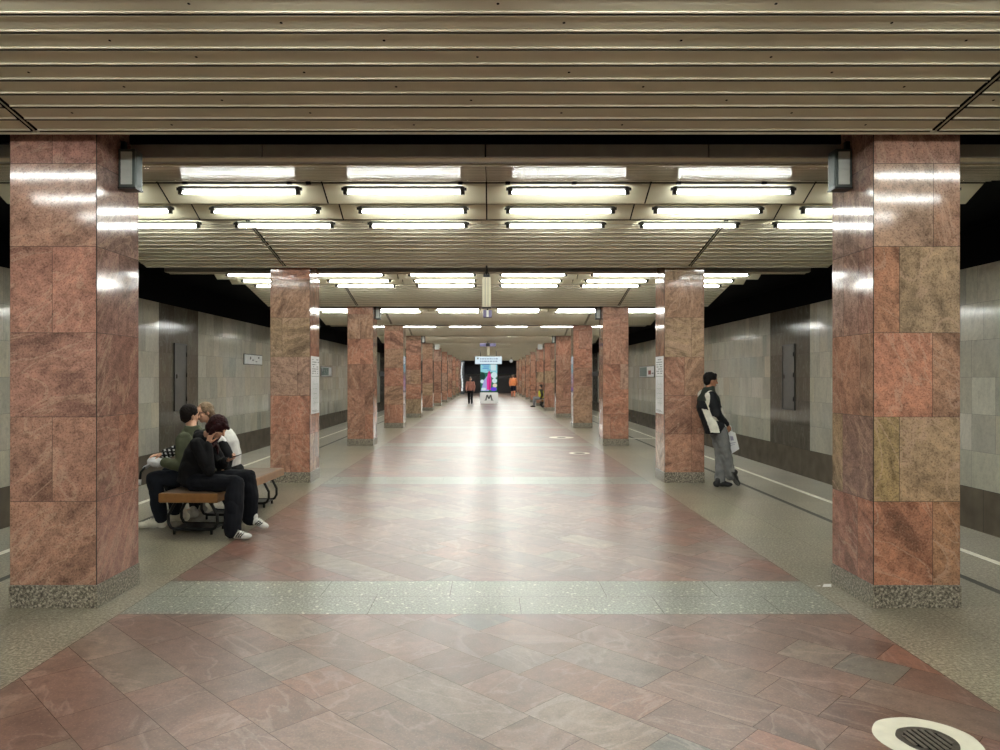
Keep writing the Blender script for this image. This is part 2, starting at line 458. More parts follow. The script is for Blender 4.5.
# ---------------------------------------------------------------- granite columns
PAL = [((172, 120, 100), 4), ((178, 116, 94), 4), ((168, 130, 104), 3), ((160, 136, 106), 1), ((150, 104, 86), 2), ((164, 130, 114), 2)]
ZR = [.165, .765, 1.372, 1.976, 2.595, 3.19, 3.83]
L1 = {'f': [([.0, 1.0], [(172, 122, 102)]), ([0, .49, 1], [(172, 120, 104), (168, 116, 100)]), ([0, 1], [(170, 116, 104)]),
            ([0, .49, 1], [(180, 122, 106), (178, 118, 104)]), ([0, 1], [(172, 126, 108)]), ([0, .49, 1], [(166, 112, 100), (170, 112, 102)])],
      's': [([0, 1], [(168, 112, 98)]), ([0, .5, 1], [(160, 108, 94), (172, 112, 96)]), ([0, 1], [(164, 112, 102)]),
            ([0, .5, 1], [(158, 116, 108), (160, 118, 110)]), ([0, 1], [(164, 126, 120)]), ([0, 1], [(150, 104, 94)])]}
R1 = {'f': [([0, .68, 1], [(182, 112, 84), (172, 118, 84)]), ([0, .3, 1], [(160, 136, 88), (174, 146, 112)]), ([0, .68, 1], [(186, 116, 92), (170, 124, 98)]),
            ([0, .3, 1], [(178, 120, 92), (168, 144, 112)]), ([0, .69, 1], [(180, 146, 122), (182, 138, 114)]), ([0, 1], [(172, 124, 108)])],
      's': [([0, .36, 1], [(176, 108, 84), (166, 106, 88)]), ([0, .72, 1], [(130, 100, 92), (158, 138, 104)]), ([0, .3, 1], [(158, 112, 90), (172, 120, 96)]),
            ([0, .34, .7, 1], [(170, 122, 110), (166, 124, 112), (164, 130, 118)]), ([0, .34, .7, 1], [(168, 132, 124), (164, 130, 124), (160, 130, 124)]), ([0, 1], [(150, 108, 96)])]}
def soft(c, k=.34): return tuple(.96 * a * (1 - k) + q * k for a, q in zip(c, (184, 158, 142)))
def column(b, sx):
    root = empty('granite_column', (sx * (CIN + COUT) / 2, Y0 + b * PER, 0))
    side = 'left' if sx < 0 else 'right'
    look = {(0, -1): 'nearest left column, square, pinkish polished granite panels', (0, 1): 'nearest right column, square, with salmon, olive and tan polished granite panels'}.get((b, sx),
        f'{ORD[b]} reddish granite column from the viewer in the {side} row')
    tag(root, look, 'column', 'square granite columns along the platform')
    w = COUT - CIN; h = w / 2; m = MB()
    m.box((-h + .004, .004, .1), (h - .004, CDEP - .004, 3.83), 1)
    inner = -sx * h                                            # local x of the inner face
    faces = {'front': ((-h, 0, 0), (1, 0, 0), w), 'back': ((h, CDEP, 0), (-1, 0, 0), w),
             'right': ((h, 0, 0), (0, 1, 0), CDEP), 'left': ((-h, CDEP, 0), (0, -1, 0), CDEP)}
    spec = L1 if (b, sx) == (0, -1) else R1 if (b, sx) == (0, 1) else None
    for fn, (o, u, fw) in faces.items():
        for r in range(6):
            isin = (fn == 'left' and sx > 0) or (fn == 'right' and sx < 0)
            if spec and fn == 'front': cuts, cols = spec['f'][r]
            elif spec and isin:
                cuts, cols = spec['s'][r]
                if fn == 'left': cuts = [1 - q for q in cuts][::-1]; cols = cols[::-1]
            else:
                cuts = random.choice(([0, 1], [0, .5, 1], [0, 1], [0, .3, 1], [0, .68, 1]))
                cols = [pick(PAL)] * (len(cuts) - 1) if random.random() < .45 else [pick(PAL) for _ in cuts[1:]]
            base_ang = random.uniform(0, math.pi)
            for k in range(len(cuts) - 1):
                if spec is L1: ang = R(-40) + random.uniform(-.3, .3)
                elif spec is R1: ang = R(60) + random.uniform(-.35, .35) if r not in (0,) else R(35)
                else: ang = base_ang if k % 2 == 0 else math.pi - base_ang      # book-matched veins
                tile(m, o, u, (0, 0, 1), cuts[k] * fw, cuts[k + 1] * fw, ZR[r], ZR[r + 1], jit(soft(cols[k]), .05), .0016, ang=ang, edge=.0045, edge_w=fw)
    m.build('shaft', [M['col'], M['grout']], root, weld=False)
    p = MB(); p.box((-h - .005, -.005, 0), (h + .005, CDEP + .005, .165), bev=.003); p.build('plinth', M['plinth'], root)
    return root
for b in range(NB):
    for sx in (-1, 1): column(b, sx)

# ---------------------------------------------------------------- things on and between the columns
def poster(sx, nm, lab):
    m = MB(); X = 0.0; t = .004
    x0, x1 = (0, t)
    m.box((0, -.27, 0), (t, .27, .92), 0)
    rnd = random.Random(5 if sx < 0 else 6)
    def q(y0, y1, z0, z1, k=1):
        x = t + .0008; m.poly([(x, y0, z0), (x, y1, z0), (x, y1, z1), (x, y0, z1)], k)
    q(-.25, .25, .595, .600)
    for z in (.86, .82, .78, .745, .71, .675, .64):
        y = -.20
        while y < .16:
            w = rnd.uniform(.03, .09)
            if rnd.random() < .8: q(y, y + w, z, z + .014)
            y += w + .015
    for i in range(11):                                   # line map: crossing strokes
        y = -.2 + .04 * i
        q(y, y + .004, .10 + rnd.uniform(0, .12), .42 + rnd.uniform(0, .14), 1)
        if i % 2: q(-.2 + rnd.uniform(0, .1), .1 + rnd.uniform(0, .1), .13 + .038 * i, .134 + .038 * i, 2)
    q(-.22, .22, .03, .036); q(-.22, .1, .05, .056)
    o = m.build(nm, [M['paper'], M['ink'], plain('pale_green_ink', (150, 175, 150), .6)])
    o.location = (-2.785 + .003, 11.82, 1.075) if sx < 0 else (2.785 - .003, 11.82, 1.075)
    if sx > 0: o.rotation_euler = (0, 0, math.pi)
    return tag(o, lab, 'poster')
poster(-1, 'paper_poster', 'tall white paper poster on inner side of second left column')
poster(1, 'paper_poster', 'tall white paper poster on inner side of second right column')

def col_speaker(b, sx):
    r = empty('column_speaker', (sx * CIN, Y0 + b * PER + .36, 3.10))
    side = 'left' if sx < 0 else 'right'
    tag(r, f'grey metal box loudspeaker high on the inner face of the {ORD[b]} {side} column', 'loudspeaker', 'box loudspeakers on the columns')
    h = MB(); x0, x1 = sorted((-sx * .002, -sx * .13))
    h.box((x0, -.06, 0), (x1, .06, .29), bev=.006)
    h.box((x0 - .004, -.064, -.012), (x1 + .004, .064, .0), 1)
    h.box((min(0, -sx * .03), -.02, .29), (max(0, -sx * .03), .02, .36), 1)
    h.build('housing', [M['grey'], M['steelblack']], r)
    g = MB(); x0, x1 = sorted((-sx * .024, -sx * .108))
    for k in range(9): g.box((x0, -.068 + (k % 2) * .0015, .02 + k * .0275), (x1, -.058, .02 + k * .0275 + .0262), 0)
    g.build('grille', M['grille'], r)
    g = MB()
    for k in range(5):
        x0, x1 = sorted((-sx * .129, -sx * .134)); g.box((x0, -.045 + k * .019, .02), (x1, -.031 + k * .019, .26), 0)
    g.build('side_fin', M['grey'], r)
for b in (0, 2, 4): 
    for sx in (-1, 1): col_speaker(b, sx)
# white boxes on short brackets near the sixth columns
for sx in (-1, 1):
    r = empty('white_speaker', (sx * 2.58, 36.7, 3.06)); side = 'left' if sx < 0 else 'right'
    tag(r, f'small white box loudspeaker hanging beside the sixth {side} column', 'loudspeaker')
    h = MB(); h.box((-.115, -.1, 0), (.115, .1, .25), bev=.02); h.build('housing', M['white'], r)
    h = MB(); x0, x1 = sorted((sx * .10, sx * .205)); h.box((x0, -.03, .10), (x1, .03, .14)); h.build('bracket', M['steelblack'], r)

def hanging_speaker(y, lab):
    r = empty('hanging_loudspeaker', (-.01, y, 2.74)); tag(r, lab, 'loudspeaker', 'cream column loudspeakers hanging along the centre line')
    m = MB(); m.box((-.065, -.05, 0), (.065, .05, .455), bev=.008)
    for x in (-.022, .022): m.box((x - .003, -.0515, .01), (x + .003, -.049, .445), 1)
    m.build('case', [M['cream2'], M['ink']], r)
    m = MB(); m.box((-.068, -.053, -.022), (.068, .053, -.002), bev=.004); m.box((-.05, -.04, .457), (.05, .04, .50), bev=.004); m.build('end_cap', M['steelblack'], r)
    m = MB(); m.tube([(0, 0, .50), (0, 0, .57), (0, -.02, .64)], .014, 8); m.tube([(-.04, 0, .5), (0, 0, .57), (.04, 0, .5)], .008, 6)
    m.build('hanger', M['steelblack'], r)
hanging_speaker(11.28, 'cream column loudspeaker hanging on the centre line between the second columns')
hanging_speaker(36.25, 'distant cream column loudspeaker hanging above the white hanging sign')

M['violet'] = plain('violet_grey_glass', (128, 122, 160), .25, spec=.7)
def ceiling_box(x0, x1, y, z0, z1, lab):
    r = empty('ceiling_display', ((x0 + x1) / 2, y, z0)); tag(r, lab, 'display box'); w = (x1 - x0) / 2; h = z1 - z0
    m = MB(); m.box((-w, -.08, 0), (w, .08, h), bev=.015); m.build('case', M['violet'], r)
    m = MB(); m.box((-w * .25, -.085, .01), (w * .25, .0, h - .01)); m.build('lens', M['steelblack'] if w > .2 else M['white'], r)
    m = MB(); m.tube([(0, 0, h - .005), (0, 0, h + .09)], .02, 8); m.build('stem', M['steelblack'], r)
ceiling_box(-.115, .095, 17.55, 3.09, 3.27, 'small violet grey box hanging from the ceiling behind the cream loudspeaker')
ceiling_box(-.43, .36, 35.8, 3.17, 3.33, 'wide violet grey display box hanging from the ceiling far ahead')

# hanging white sign and the information kiosk
r = empty('hanging_sign', (-.02, 46.3, 2.48)); tag(r, 'white illuminated sign with pale blue lines hanging above the advertising kiosk', 'sign')
m = MB(); m.box((-.87, -.06, .0), (.87, .06, .53), bev=.05); m.build('frame', M['steelblack'], r)
M['signlit'] = emis('lit_white_acrylic', (215, 235, 245), .85)
M['signblue'] = emis('lit_blue_acrylic', (90, 140, 200), .45)
for q in ('signlit', 'signblue'): M[q].node_tree.nodes['Principled BSDF'].inputs['Base Color'].default_value = (.12, .12, .12, 1)
m = MB(); m.box((-.84, -.068, .03), (.84, -.055, .50), 0, bev=.006)
rnd = random.Random(3)
for z in (.32, .17):
    x = -.52
    while x < .6:
        w = rnd.uniform(.05, .16); m.box((x, -.071, z), (x + w, -.067, z + .065), 1); x += w + .05
m.box((-.72, -.071, .33), (-.62, -.067, .43), 2)
m.build('panel', [M['signlit'], M['signblue'], M['ink']], r)
m = MB()
for x in (-.5, .5): m.tube([(x, 0, .52), (x, 0, .88)], .02, 8)
m.build('hanger', M['steelblack'], r)

r = empty('advertising_kiosk', (.01, 46.6, 0)); tag(r, 'tall advertising kiosk with bright colourful screen on a white base', 'advertising kiosk')
m = MB(); m.box((-.575, -.22, .05), (.575, .22, .71), 0, bev=.015); m.box((-.55, -.20, 0), (.55, .20, .05), 0); m.build('base', emis('white_base_added_glow', (225, 228, 222), .28), r)  # base has a slight added glow to brighten it, no lamp inside
m = MB(); m.box((-.60, -.20, .71), (.60, .20, 2.62), bev=.02); m.build('frame', M['steelblack'], r)
m = MB()   # letter M on the base
z0, z1 = .20, .56
def stroke(a, b, w):
    (xa, za), (xb, zb) = a, b
    m.poly([(xa - w / 2, -.224, za), (xa + w / 2, -.224, za), (xb + w / 2, -.224, zb), (xb - w / 2, -.224, zb)])
    m.poly([(xa - w / 2, -.221, za), (xb - w / 2, -.221, zb), (xb + w / 2, -.221, zb), (xa + w / 2, -.221, za)])
stroke((-.20, z0), (-.11, z1), .09); stroke((.20, z0), (.11, z1), .09); stroke((0, z0 + .1), (-.11, z1), .09); stroke((0, z0 + .1), (.11, z1), .09)
for x in (-.21, .21): m.box((x - .07, -.225, z0), (x + .07, -.2205, z0 + .035))
m.build('metro_letter', plain('dark_grey_letter', (96, 100, 102), .5), r)
SC = [('sky', (150, 215, 225)), ('green', (40, 110, 90)), ('pale', (214, 236, 240)), ('pink', (235, 60, 160)), ('rose', (200, 40, 120)), ('violet', (110, 70, 220)), ('blue', (90, 150, 215)), ('lilac', (170, 170, 225)), ('skin', (236, 214, 190)), ('darkgreen', (24, 60, 52))]
sm = [emis('screen_' + n, c, .85) for n, c in SC]
for q in sm: q.node_tree.nodes['Principled BSDF'].inputs['Base Color'].default_value = (.01, .01, .01, 1); q.node_tree.nodes['Principled BSDF'].inputs['Roughness'].default_value = .5; q.node_tree.nodes['Principled BSDF'].inputs['Specular IOR Level'].default_value = .1
m = MB(); y = -.204
m.poly([(-.53, y, .76), (.53, y, .76), (.53, y, 2.57), (-.53, y, 2.57)], 0)
lay = [0]
def blob(pts, k):
    lay[0] += 1; yy = y - .0012 * lay[0]; m.poly([(a, yy, b) for a, b in pts], k)
def ell(cx, cz, rx, rz, k, n=18): blob([(cx + rx * math.cos(2 * math.pi * i / n), cz + rz * math.sin(2 * math.pi * i / n)) for i in range(n)], k)
blob([(-.53, .76), (.53, .76), (.53, 1.9), (.2, 2.0), (-.2, 1.95), (-.53, 2.02)], 1)
ell(-.40, 1.75, .16, .22, 9); ell(.33, 1.8, .2, .2, 2); ell(.36, 1.45, .16, .16, 2); ell(-.42, 1.40, .12, .12, 2); ell(.38, 1.15, .14, .13, 8)
blob([(-.52, .8), (.0, .8), (.02, 1.5), (-.12, 1.75), (-.3, 1.5)], 7); ell(-.33, .92, .16, .09, 2)
blob([(-.12, .9), (.1, .86), (.16, 1.4), (.12, 1.9), (-.06, 1.92), (-.14, 1.5)], 3); blob([(0, .9), (.09, .9), (.1, 1.5), (.03, 1.7)], 4)
ell(.02, 1.98, .07, .09, 4); ell(.3, .92, .2, .13, 5)
for (x0, x1, z) in ((-.42, .05, 2.42), (-.34, .02, 2.30), (-.40, .0, 2.2), (-.1, .2, 2.1)): blob([(x0, z), (x1, z), (x1, z + .055), (x0, z + .055)], 6)
blob([(.12, 2.1), (.44, 2.1), (.44, 2.5), (.12, 2.5)], 2)
m.build('screen', sm, r, weld=False)

# round white wall lamp, glazed panel and closed stall near the far end
r = empty('globe_lamp', (1.92, 63.0, 2.93)); tag(r, 'small round white globe lamp hanging near the right end', 'lamp')
m = MB(); bm_pts = []
for i in range(9):
    a = math.pi * i / 8; bm_pts.append((0, 0, .15 - .15 * math.cos(a)))
m.tube(bm_pts, [max(.004, .15 * math.sin(math.pi * i / 8)) for i in range(9)], 16); m.build('globe', emis('lit_globe', (235, 235, 240), .2), r)
m = MB(); m.tube([(0, 0, .29), (0, 0, .6)], .02, 8); m.build('stem', M['steelblack'], r)
r = empty('glazed_panel', (-2.55, 73.2, 0)); tag(r, 'pale glazed panel with curving metal edge at the far left end', 'panel')
m = MB(); m.box((-.28, 0, .0), (.1, .05, 3.3)); m.build('frame', plain('dim_steel', (80, 84, 90), .4, metal=.5), r)
m = MB()
for i in range(9):
    x0 = -.22 + .05 * math.sin(i * .9); m.box((x0, -.02, .3 + i * .32), (x0 + .16 - .01 * i, 0, .3 + i * .32 + .3))
m.build('glass', emis('dim_lit_glass', (170, 180, 195), .5), r)

# hatches in the dark stone panels
def hatch(sx, y0, y1, z0, z1, lab):
    r = empty('service_hatch', (sx * WX, (y0 + y1) / 2, z0)); tag(r, lab, 'hatch'); w = (y1 - y0) / 2; h = z1 - z0
    if sx > 0: r.rotation_euler = (0, 0, math.pi)
    d = MB(); d.box((.004, -w + .04, .04), (.02, w - .04, h - .04), bev=.003); d.box((.02, -w + .12, h * .48), (.05, -w + .15, h * .54)); d.build('door_leaf', plain('brown_grey_metal_door' , (88, 80, 70), .5), r)
    f = MB()
    for a, b in (((-w, 0), (-w + .04, h)), ((w - .04, 0), (w, h)), ((-w, 0), (w, .04)), ((-w, h - .04), (w, h))):
        f.box((.002, a[0], a[1]), (.035, b[0], b[1]))
    f.build('door_frame', plain('grey_steel_frame', (70, 66, 60), .45, metal=.2), r)
    g = MB()
    for z in (.25, h / 2, h - .35): g.tube([(.04, w - .05, z), (.04, w - .05, z + .12)], .015, 8)
    g.build('hinge', M['steelblack'], r)
hatch(-1, 19.55, 20.35, .75, 2.58, 'tall narrow metal hatch in the dark panel of the left track wall')
hatch(1, 20.0, 20.85, .75, 2.58, 'tall narrow metal hatch in the dark panel of the right track wall')

def wall_sign(sx, y0, y1, z0, z1, lab, parts, nm='wall_sign'):
    r = empty(nm, (sx * WX, (y0 + y1) / 2, z0)); tag(r, lab, 'sign'); w = (y1 - y0) / 2; h = z1 - z0
    if sx > 0: r.rotation_euler = (0, 0, math.pi)
    f = MB(); f.box((.002, -w, 0), (.03, w, h), bev=.004); f.build('frame', M['grey'], r)
    p = MB()
    p.box((.03, -w + .03, .03), (.034, w - .03, h - .03), 0)
    for (a, b, c_, d, k) in parts: p.box((.034, -w + 2 * w * a, h * c_), (.036, -w + 2 * w * b, h * d), k)
    p.build('panel', [plain('sign_face', (242, 246, 248), .3), M['ink'], plain('muted_green', (98, 122, 112), .4), plain('muted_red', (160, 90, 84), .5)], r)
wall_sign(-1, 25.1, 27.1, 2.10, 2.48, 'white rectangular sign on the left track wall before the second column', [(.3, .36, .5, .75, 1), (.42, .5, .4, .5, 1), (.75, .82, .62, .8, 1), (.6, .7, .3, .36, 1)])
wall_sign(-1, 36.6, 39.0, 1.70, 2.22, 'grey green schematic sign on left track wall beyond second column', [(.02, .7, .1, .9, 2), (.1, .16, .5, .8, 0), (.3, .36, .2, .7, 0), (.5, .56, .4, .8, 0)])
wall_sign(1, 37.0, 40.6, 1.66, 2.26, 'framed sign with white and green sections on the right track wall', [(.02, .52, .08, .92, 2), (.62, .8, .25, .6, 3), (.84, .96, .3, .4, 1)])
for sx, nm in ((-1, 'left'), (1, 'right')):
    r = empty('station_sign', (sx * WX, 57.9, 1.75)); tag(r, f'dark long station sign far along the {nm} track wall', 'sign')
    m = MB(); x0, x1 = sorted((-sx * .003, -sx * .05)); m.box((x0, -1.9, 0), (x1, 1.9, .36), bev=.006); m.build('board', M['steelblack'], r)

# drains in painted rings
def drain(x, y, rr, full, lab):
    r = empty('floor_drain', (x, y, 0)); tag(r, lab, 'floor drain')
    m = MB(); m.disc((0, 0), .125, rr, 56, 0, .0012, .04); m.build('painted_ring', plain('off_white_floor_paint', (232, 230, 214), .35, var=.06, scale=14), r)
    m = MB(); m.disc((0, 0), .098, .128, 40, 0, .0018, .05); m.build('frame', plain('worn_iron', (96, 92, 86), .5, metal=.6, scale=30, var=.3), r)
    if full:
        g = MB(); g.disc((0, 0), 0, .1, 32, 1, .0014)
        for k in range(-3, 4):
            xx = k * .029; L = math.sqrt(max(0, .098 ** 2 - xx * xx)); g.box((xx - .0085, -L, .0015), (xx + .0085, L, .005), 0)
        o = g.build('grate', [plain('grey_iron_grate', (128, 124, 116), .45, metal=.7, scale=30, var=.25), M['black']], r); o.rotation_euler = (0, 0, R(4))
drain(2.03, 3.34, .225, True, 'round iron floor drain in a wide off-white painted ring, nearest the viewer')
drain(2.0, 16.0, .23, True, 'round floor drain in a white ring beside the third right column')
drain(2.02, 20.2, .34, True, 'distant floor drain in a wide worn white ring, farthest of three')
m = MB()
m.poly([(0, 0, .001), (.07, -.01, .004), (.085, .03, .002), (.03, .04, .012)]); m.poly([(.03, .04, .012), (.085, .03, .002), (.1, .06, .008), (.05, .07, .002)]); m.poly([(-.05, .02, .002), (-.01, .0, .006), (.0, .04, .002)])
o = m.build('paper_scrap', M['paper']); o.location = (2.66, 5.78, .001); tag(o, 'small crumpled white paper scrap on the floor by the nearest right column', 'litter')

# ---------------------------------------------------------------- benches
M['wood'] = plain('worn_brown_plywood', (120, 84, 48), .35, var=.2, scale=5)
M['woodside'] = plain('varnished_plywood_edge', (146, 104, 60), .3, var=.15, scale=12)
M['woodtop'] = plain('worn_brown_seat_top', (128, 108, 90), .38, var=.2, scale=4)
def bench(P, rz, L, lab, sup):
    r = empty('platform_bench', P, rz, lab, 'bench')
    w = .31
    m = MB(); m.box((-w, 0, .352), (w, L, .45), 0, bev=.012)
    m.box((-w + .02, .02, .449), (w - .02, L - .02, .4525), 1)
    for k in (-1, 1):
        x0, x1 = sorted((k * (w - .002), k * (w + .004))); m.box((x0, .01, .362), (x1, L - .01, .442), 0)
    m.build('seat', [M['woodside'], M['woodtop']], r)
    for y in sup:
        f = MB()
        for yy in (y, y + .30):
            pts = [(-.16, yy, .372), (-.21, yy, .30), (-.262, yy, .20), (-.262, yy, .12), (-.235, yy, .07), (-.19, yy, .055), (.19, yy, .055), (.235, yy, .07), (.262, yy, .12), (.262, yy, .20), (.21, yy, .30), (.16, yy, .372)]
            f.tube(pts, .016, 10)
        f.box((-.22, y, .047), (.22, y + .30, .062))
        for (x, yy) in ((-.2, y), (.2, y), (-.2, y + .3), (.2, y + .3)): f.tube([(x, yy, 0), (x, yy, .05)], .014, 8)
        f.build('leg_frame', M['steelblack'], r)
bench((-3.10, 7.60, 0), R(-2.2), 2.18, 'long wooden platform bench on black tube frames, three people sitting on it', (.12, .93, 1.72))
bench((3.17, 39.6, 0), 0, 2.0, 'distant wooden bench between the right columns with a seated person', (.1, .8, 1.55))

# ---------------------------------------------------------------- people
V = Vector
def ico(bm, Mx, sub=2):
    bmesh.ops.create_icosphere(bm, subdivisions=sub, radius=1, matrix=Mx)
def frame(f, u):
    f = V(f).normalized(); u = V(u); u = (u - f * u.dot(f)).normalized(); s = u.cross(f).normalized()   # s = left
    return f, s, u
def ellip(bm, c, f, u, rf, rs, ru, sub=3):
    f, s, u = frame(f, u)
    Mx = Matrix(((f.x * rf, s.x * rs, u.x * ru, c[0]), (f.y * rf, s.y * rs, u.y * ru, c[1]), (f.z * rf, s.z * rs, u.z * ru, c[2]), (0, 0, 0, 1)))
    ico(bm, Mx, sub)
def limb(bm, pts, rs, n=14):
    """a chain of tapered capsules through pts"""
    pts = [V(p) for p in pts]
    for i, p in enumerate(pts): ico(bm, Matrix.Translation(p) @ Matrix.Scale(rs[i], 4), 2 if rs[i] > .02 else 1)
    for i in range(len(pts) - 1):
        d = pts[i + 1] - pts[i]; L = d.length
        if L < 1e-4: continue
        q = d.to_track_quat('Z', 'Y').to_matrix().to_4x4()
        bmesh.ops.create_cone(bm, cap_ends=True, segments=n, radius1=rs[i], radius2=rs[i + 1], depth=L, matrix=Matrix.Translation((pts[i] + pts[i + 1]) / 2) @ q)
def loft(bm, secs, n=20):
    """closed loft through ellipses (centre, lateral vec, forward vec, r_lat, r_fwd)"""
    rings = []
    for (c, l, f, rl, rf) in secs:
        c = V(c); l = V(l).normalized(); f = V(f).normalized()
        rings.append([bm.verts.new(c + l * rl * math.cos(2 * math.pi * k / n) + f * rf * math.sin(2 * math.pi * k / n)) for k in range(n)])
    for a, b in zip(rings, rings[1:]):
        for k in range(n): bm.faces.new((a[k], a[(k + 1) % n], b[(k + 1) % n], b[k]))
    bm.faces.new(rings[0][::-1]); bm.faces.new(rings[-1])
def skinned(bm, name, mats, parent, vox=.007, smooth=3, fold=0, ff=7, pick=None):
    """union of the blobs as one continuous surface"""
    bmesh.ops.recalc_face_normals(bm, faces=bm.faces)
    me = bpy.data.meshes.new(name); bm.to_mesh(me); bm.free()
    o = bpy.data.objects.new(name, me); C.objects.link(o)
    md = o.modifiers.new('r', 'REMESH'); md.mode = 'VOXEL'; md.voxel_size = vox; md.adaptivity = 0
    sm = o.modifiers.new('s', 'SMOOTH'); sm.factor = .5; sm.iterations = smooth
    dg = bpy.context.evaluated_depsgraph_get(); dg.update()
    m2 = bpy.data.meshes.new_from_object(o.evaluated_get(dg)); o.modifiers.clear(); o.data = m2; bpy.data.meshes.remove(me); m2.name = name
    if fold:
        ns = [v.normal.copy() for v in m2.vertices]
        for v, nn in zip(m2.vertices, ns):
            q = V((v.co.x * ff + v.co.z * ff * .6, v.co.y * ff, v.co.z * ff * .9 - v.co.x * ff * .4))
            v.co += nn * fold * (abs(noise.noise(q)) * 2.2 - .5 + .5 * noise.noise(q * 2.3))
    m2.materials.clear()
    for m in (mats if isinstance(mats, (list, tuple)) else [mats]): m2.materials.append(m)
    for p in m2.polygons:
        p.use_smooth = True
        if pick: p.material_index = pick(p.center)
    o.parent = parent
    if parent: o.matrix_parent_inverse = Matrix.Translation(-V(parent.location))
    return o
def cloth(name, c, rough=.85): return plain(name, c, rough, var=.14, scale=14, spec=.25)
SKIN = plain('skin', (206, 158, 132), .5, var=.05); SKIN2 = plain('tanned_skin', (166, 116, 88), .5, var=.05)
MOUTH = plain('lips', (150, 88, 80), .5); EYE = plain('dark_eye', (30, 24, 22), .2)

def head(bm, c, f, u, k=1.0):
    f, s, u = frame(f, u); c = V(c)
    P = lambda a, b, d: c + (f * a + s * b + u * d) * k
    ellip(bm, P(-.008, 0, .025), f, u, .096 * k, .075 * k, .098 * k)
    ellip(bm, P(.022, 0, -.045), f, u, .066 * k, .056 * k, .070 * k)
    ellip(bm, P(.052, 0, -.094), f, u, .026 * k, .030 * k, .020 * k, 2)          # chin
    limb(bm, [P(.084, 0, .018), P(.110, 0, -.026)], [.010 * k, .015 * k])         # nose
    limb(bm, [P(.078, .028, .03), P(.078, -.028, .03)], [.014 * k, .014 * k])     # brow
    for sg in (-1, 1):
        ellip(bm, P(-.008, sg * .078, -.015), f, u, .018 * k, .010 * k, .032 * k, 2)  # ear
        ellip(bm, P(.055, sg * .036, -.03), f, u, .022 * k, .02 * k, .02 * k, 2)      # cheek
    limb(bm, [P(.078, .014, -.062), P(.078, -.014, -.062)], [.010 * k, .010 * k])
def face_parts(root, c, f, u, k=1.0):
    f, s, u = frame(f, u); c = V(c)
    P = lambda a, b, d: c + (f * a + s * b + u * d) * k
    for sg in (-1, 1):
        m = bmesh.new(); ellip(m, P(.082, sg * .031, .004), f, u, .006 * k, .013 * k, .007 * k, 2); skin_simple(m, 'eye', EYE, root)
    m = bmesh.new(); ellip(m, P(.089, 0, -.062), f, u, .006 * k, .022 * k, .007 * k, 2); skin_simple(m, 'lips', MOUTH, root)
def skin_simple(bm, name, mt, root):
    me = bpy.data.meshes.new(name); bm.to_mesh(me); bm.free(); me.materials.append(mt)
    for p in me.polygons: p.use_smooth = True
    o = bpy.data.objects.new(name, me); C.objects.link(o); o.parent = root; o.matrix_parent_inverse = Matrix.Translation(-V(root.location)); return o
def hand(bm, w, d, n, side=1, curl=.5, k=1.0):
    """w wrist, d direction of the fingers, n palm normal; side=+1: thumb towards n x d"""
    d = V(d).normalized(); n = V(n); n = (n - d * n.dot(d)).normalized(); t = n.cross(d).normalized() * side; w = V(w)
    for i, (off, ln) in enumerate(((.027, .072), (.009, .080), (-.009, .075), (-.026, .058))):
        b = w + d * .082 * k + t * off * k
        limb(bm, [w + d * .01 + t * off * .6 * k, b], [.014 * k, .0115 * k], 8)
        pts = [b]; a = 0
        for j, fr in enumerate((.45, .32, .23)):
            a += curl * (1.0, 1.15, .8)[j]
            pts.append(pts[-1] + (d * math.cos(a) + n * math.sin(a)) * ln * fr * k)
        limb(bm, pts, [.0095 * k, .009 * k, .008 * k, .007 * k], 8)
    b = w + d * .022 * k + t * .024 * k
    limb(bm, [b, b + (d * .62 + t * .72 + n * .25) * .038 * k, b + (d * 1.25 + t * .9 + n * .55) * .052 * k], [.013 * k, .0105 * k, .0085 * k], 8)
def shoe(root, heel, toe, up=(0, 0, 1), mt=None, sole=None, k=1.0, stripes=None, vox=.006):
    heel = V(heel); toe = V(toe); f, s, u = frame(toe - heel, up); L = (toe - heel).length
    m = bmesh.new()
    ellip(m, heel + f * .045 * k + u * .05 * k, f, u, .055 * k, .040 * k, .050 * k)
    ellip(m, heel + f * L * .45 + u * .052 * k, f, u, L * .32, .042 * k, .045 * k)
    ellip(m, heel + f * (L - .075 * k) + u * .040 * k, f, u, .080 * k, .048 * k, .034 * k)
    limb(m, [heel + f * .06 * k + u * .06 * k, heel + f * .06 * k + u * .105 * k], [.043 * k, .042 * k])
    def pk(c):
        q = V(c) - heel; z = q.dot(u); x = q.dot(f)
        if z < .026 * k: return 1
        if stripes and abs(q.dot(s)) > .022 and .028 < z < .08:
            xx = x - z * .7
            if any(abs(xx - e) < .0085 for e in stripes): return 2
        return 0
    so = skinned(m, 'shoe', [mt, sole, EYE], root, vox, 2, pick=pk)
    m = MB()
    for j in range(4):
        c = heel + f * (L * .50 + j * .020 * k) + u * (.098 - j * .0085) * k
        m.tube([c - s * .022 * k, c + u * .004, c + s * .022 * k], .0035 * k, 6)
    m.build('laces', sole, so)
    return so

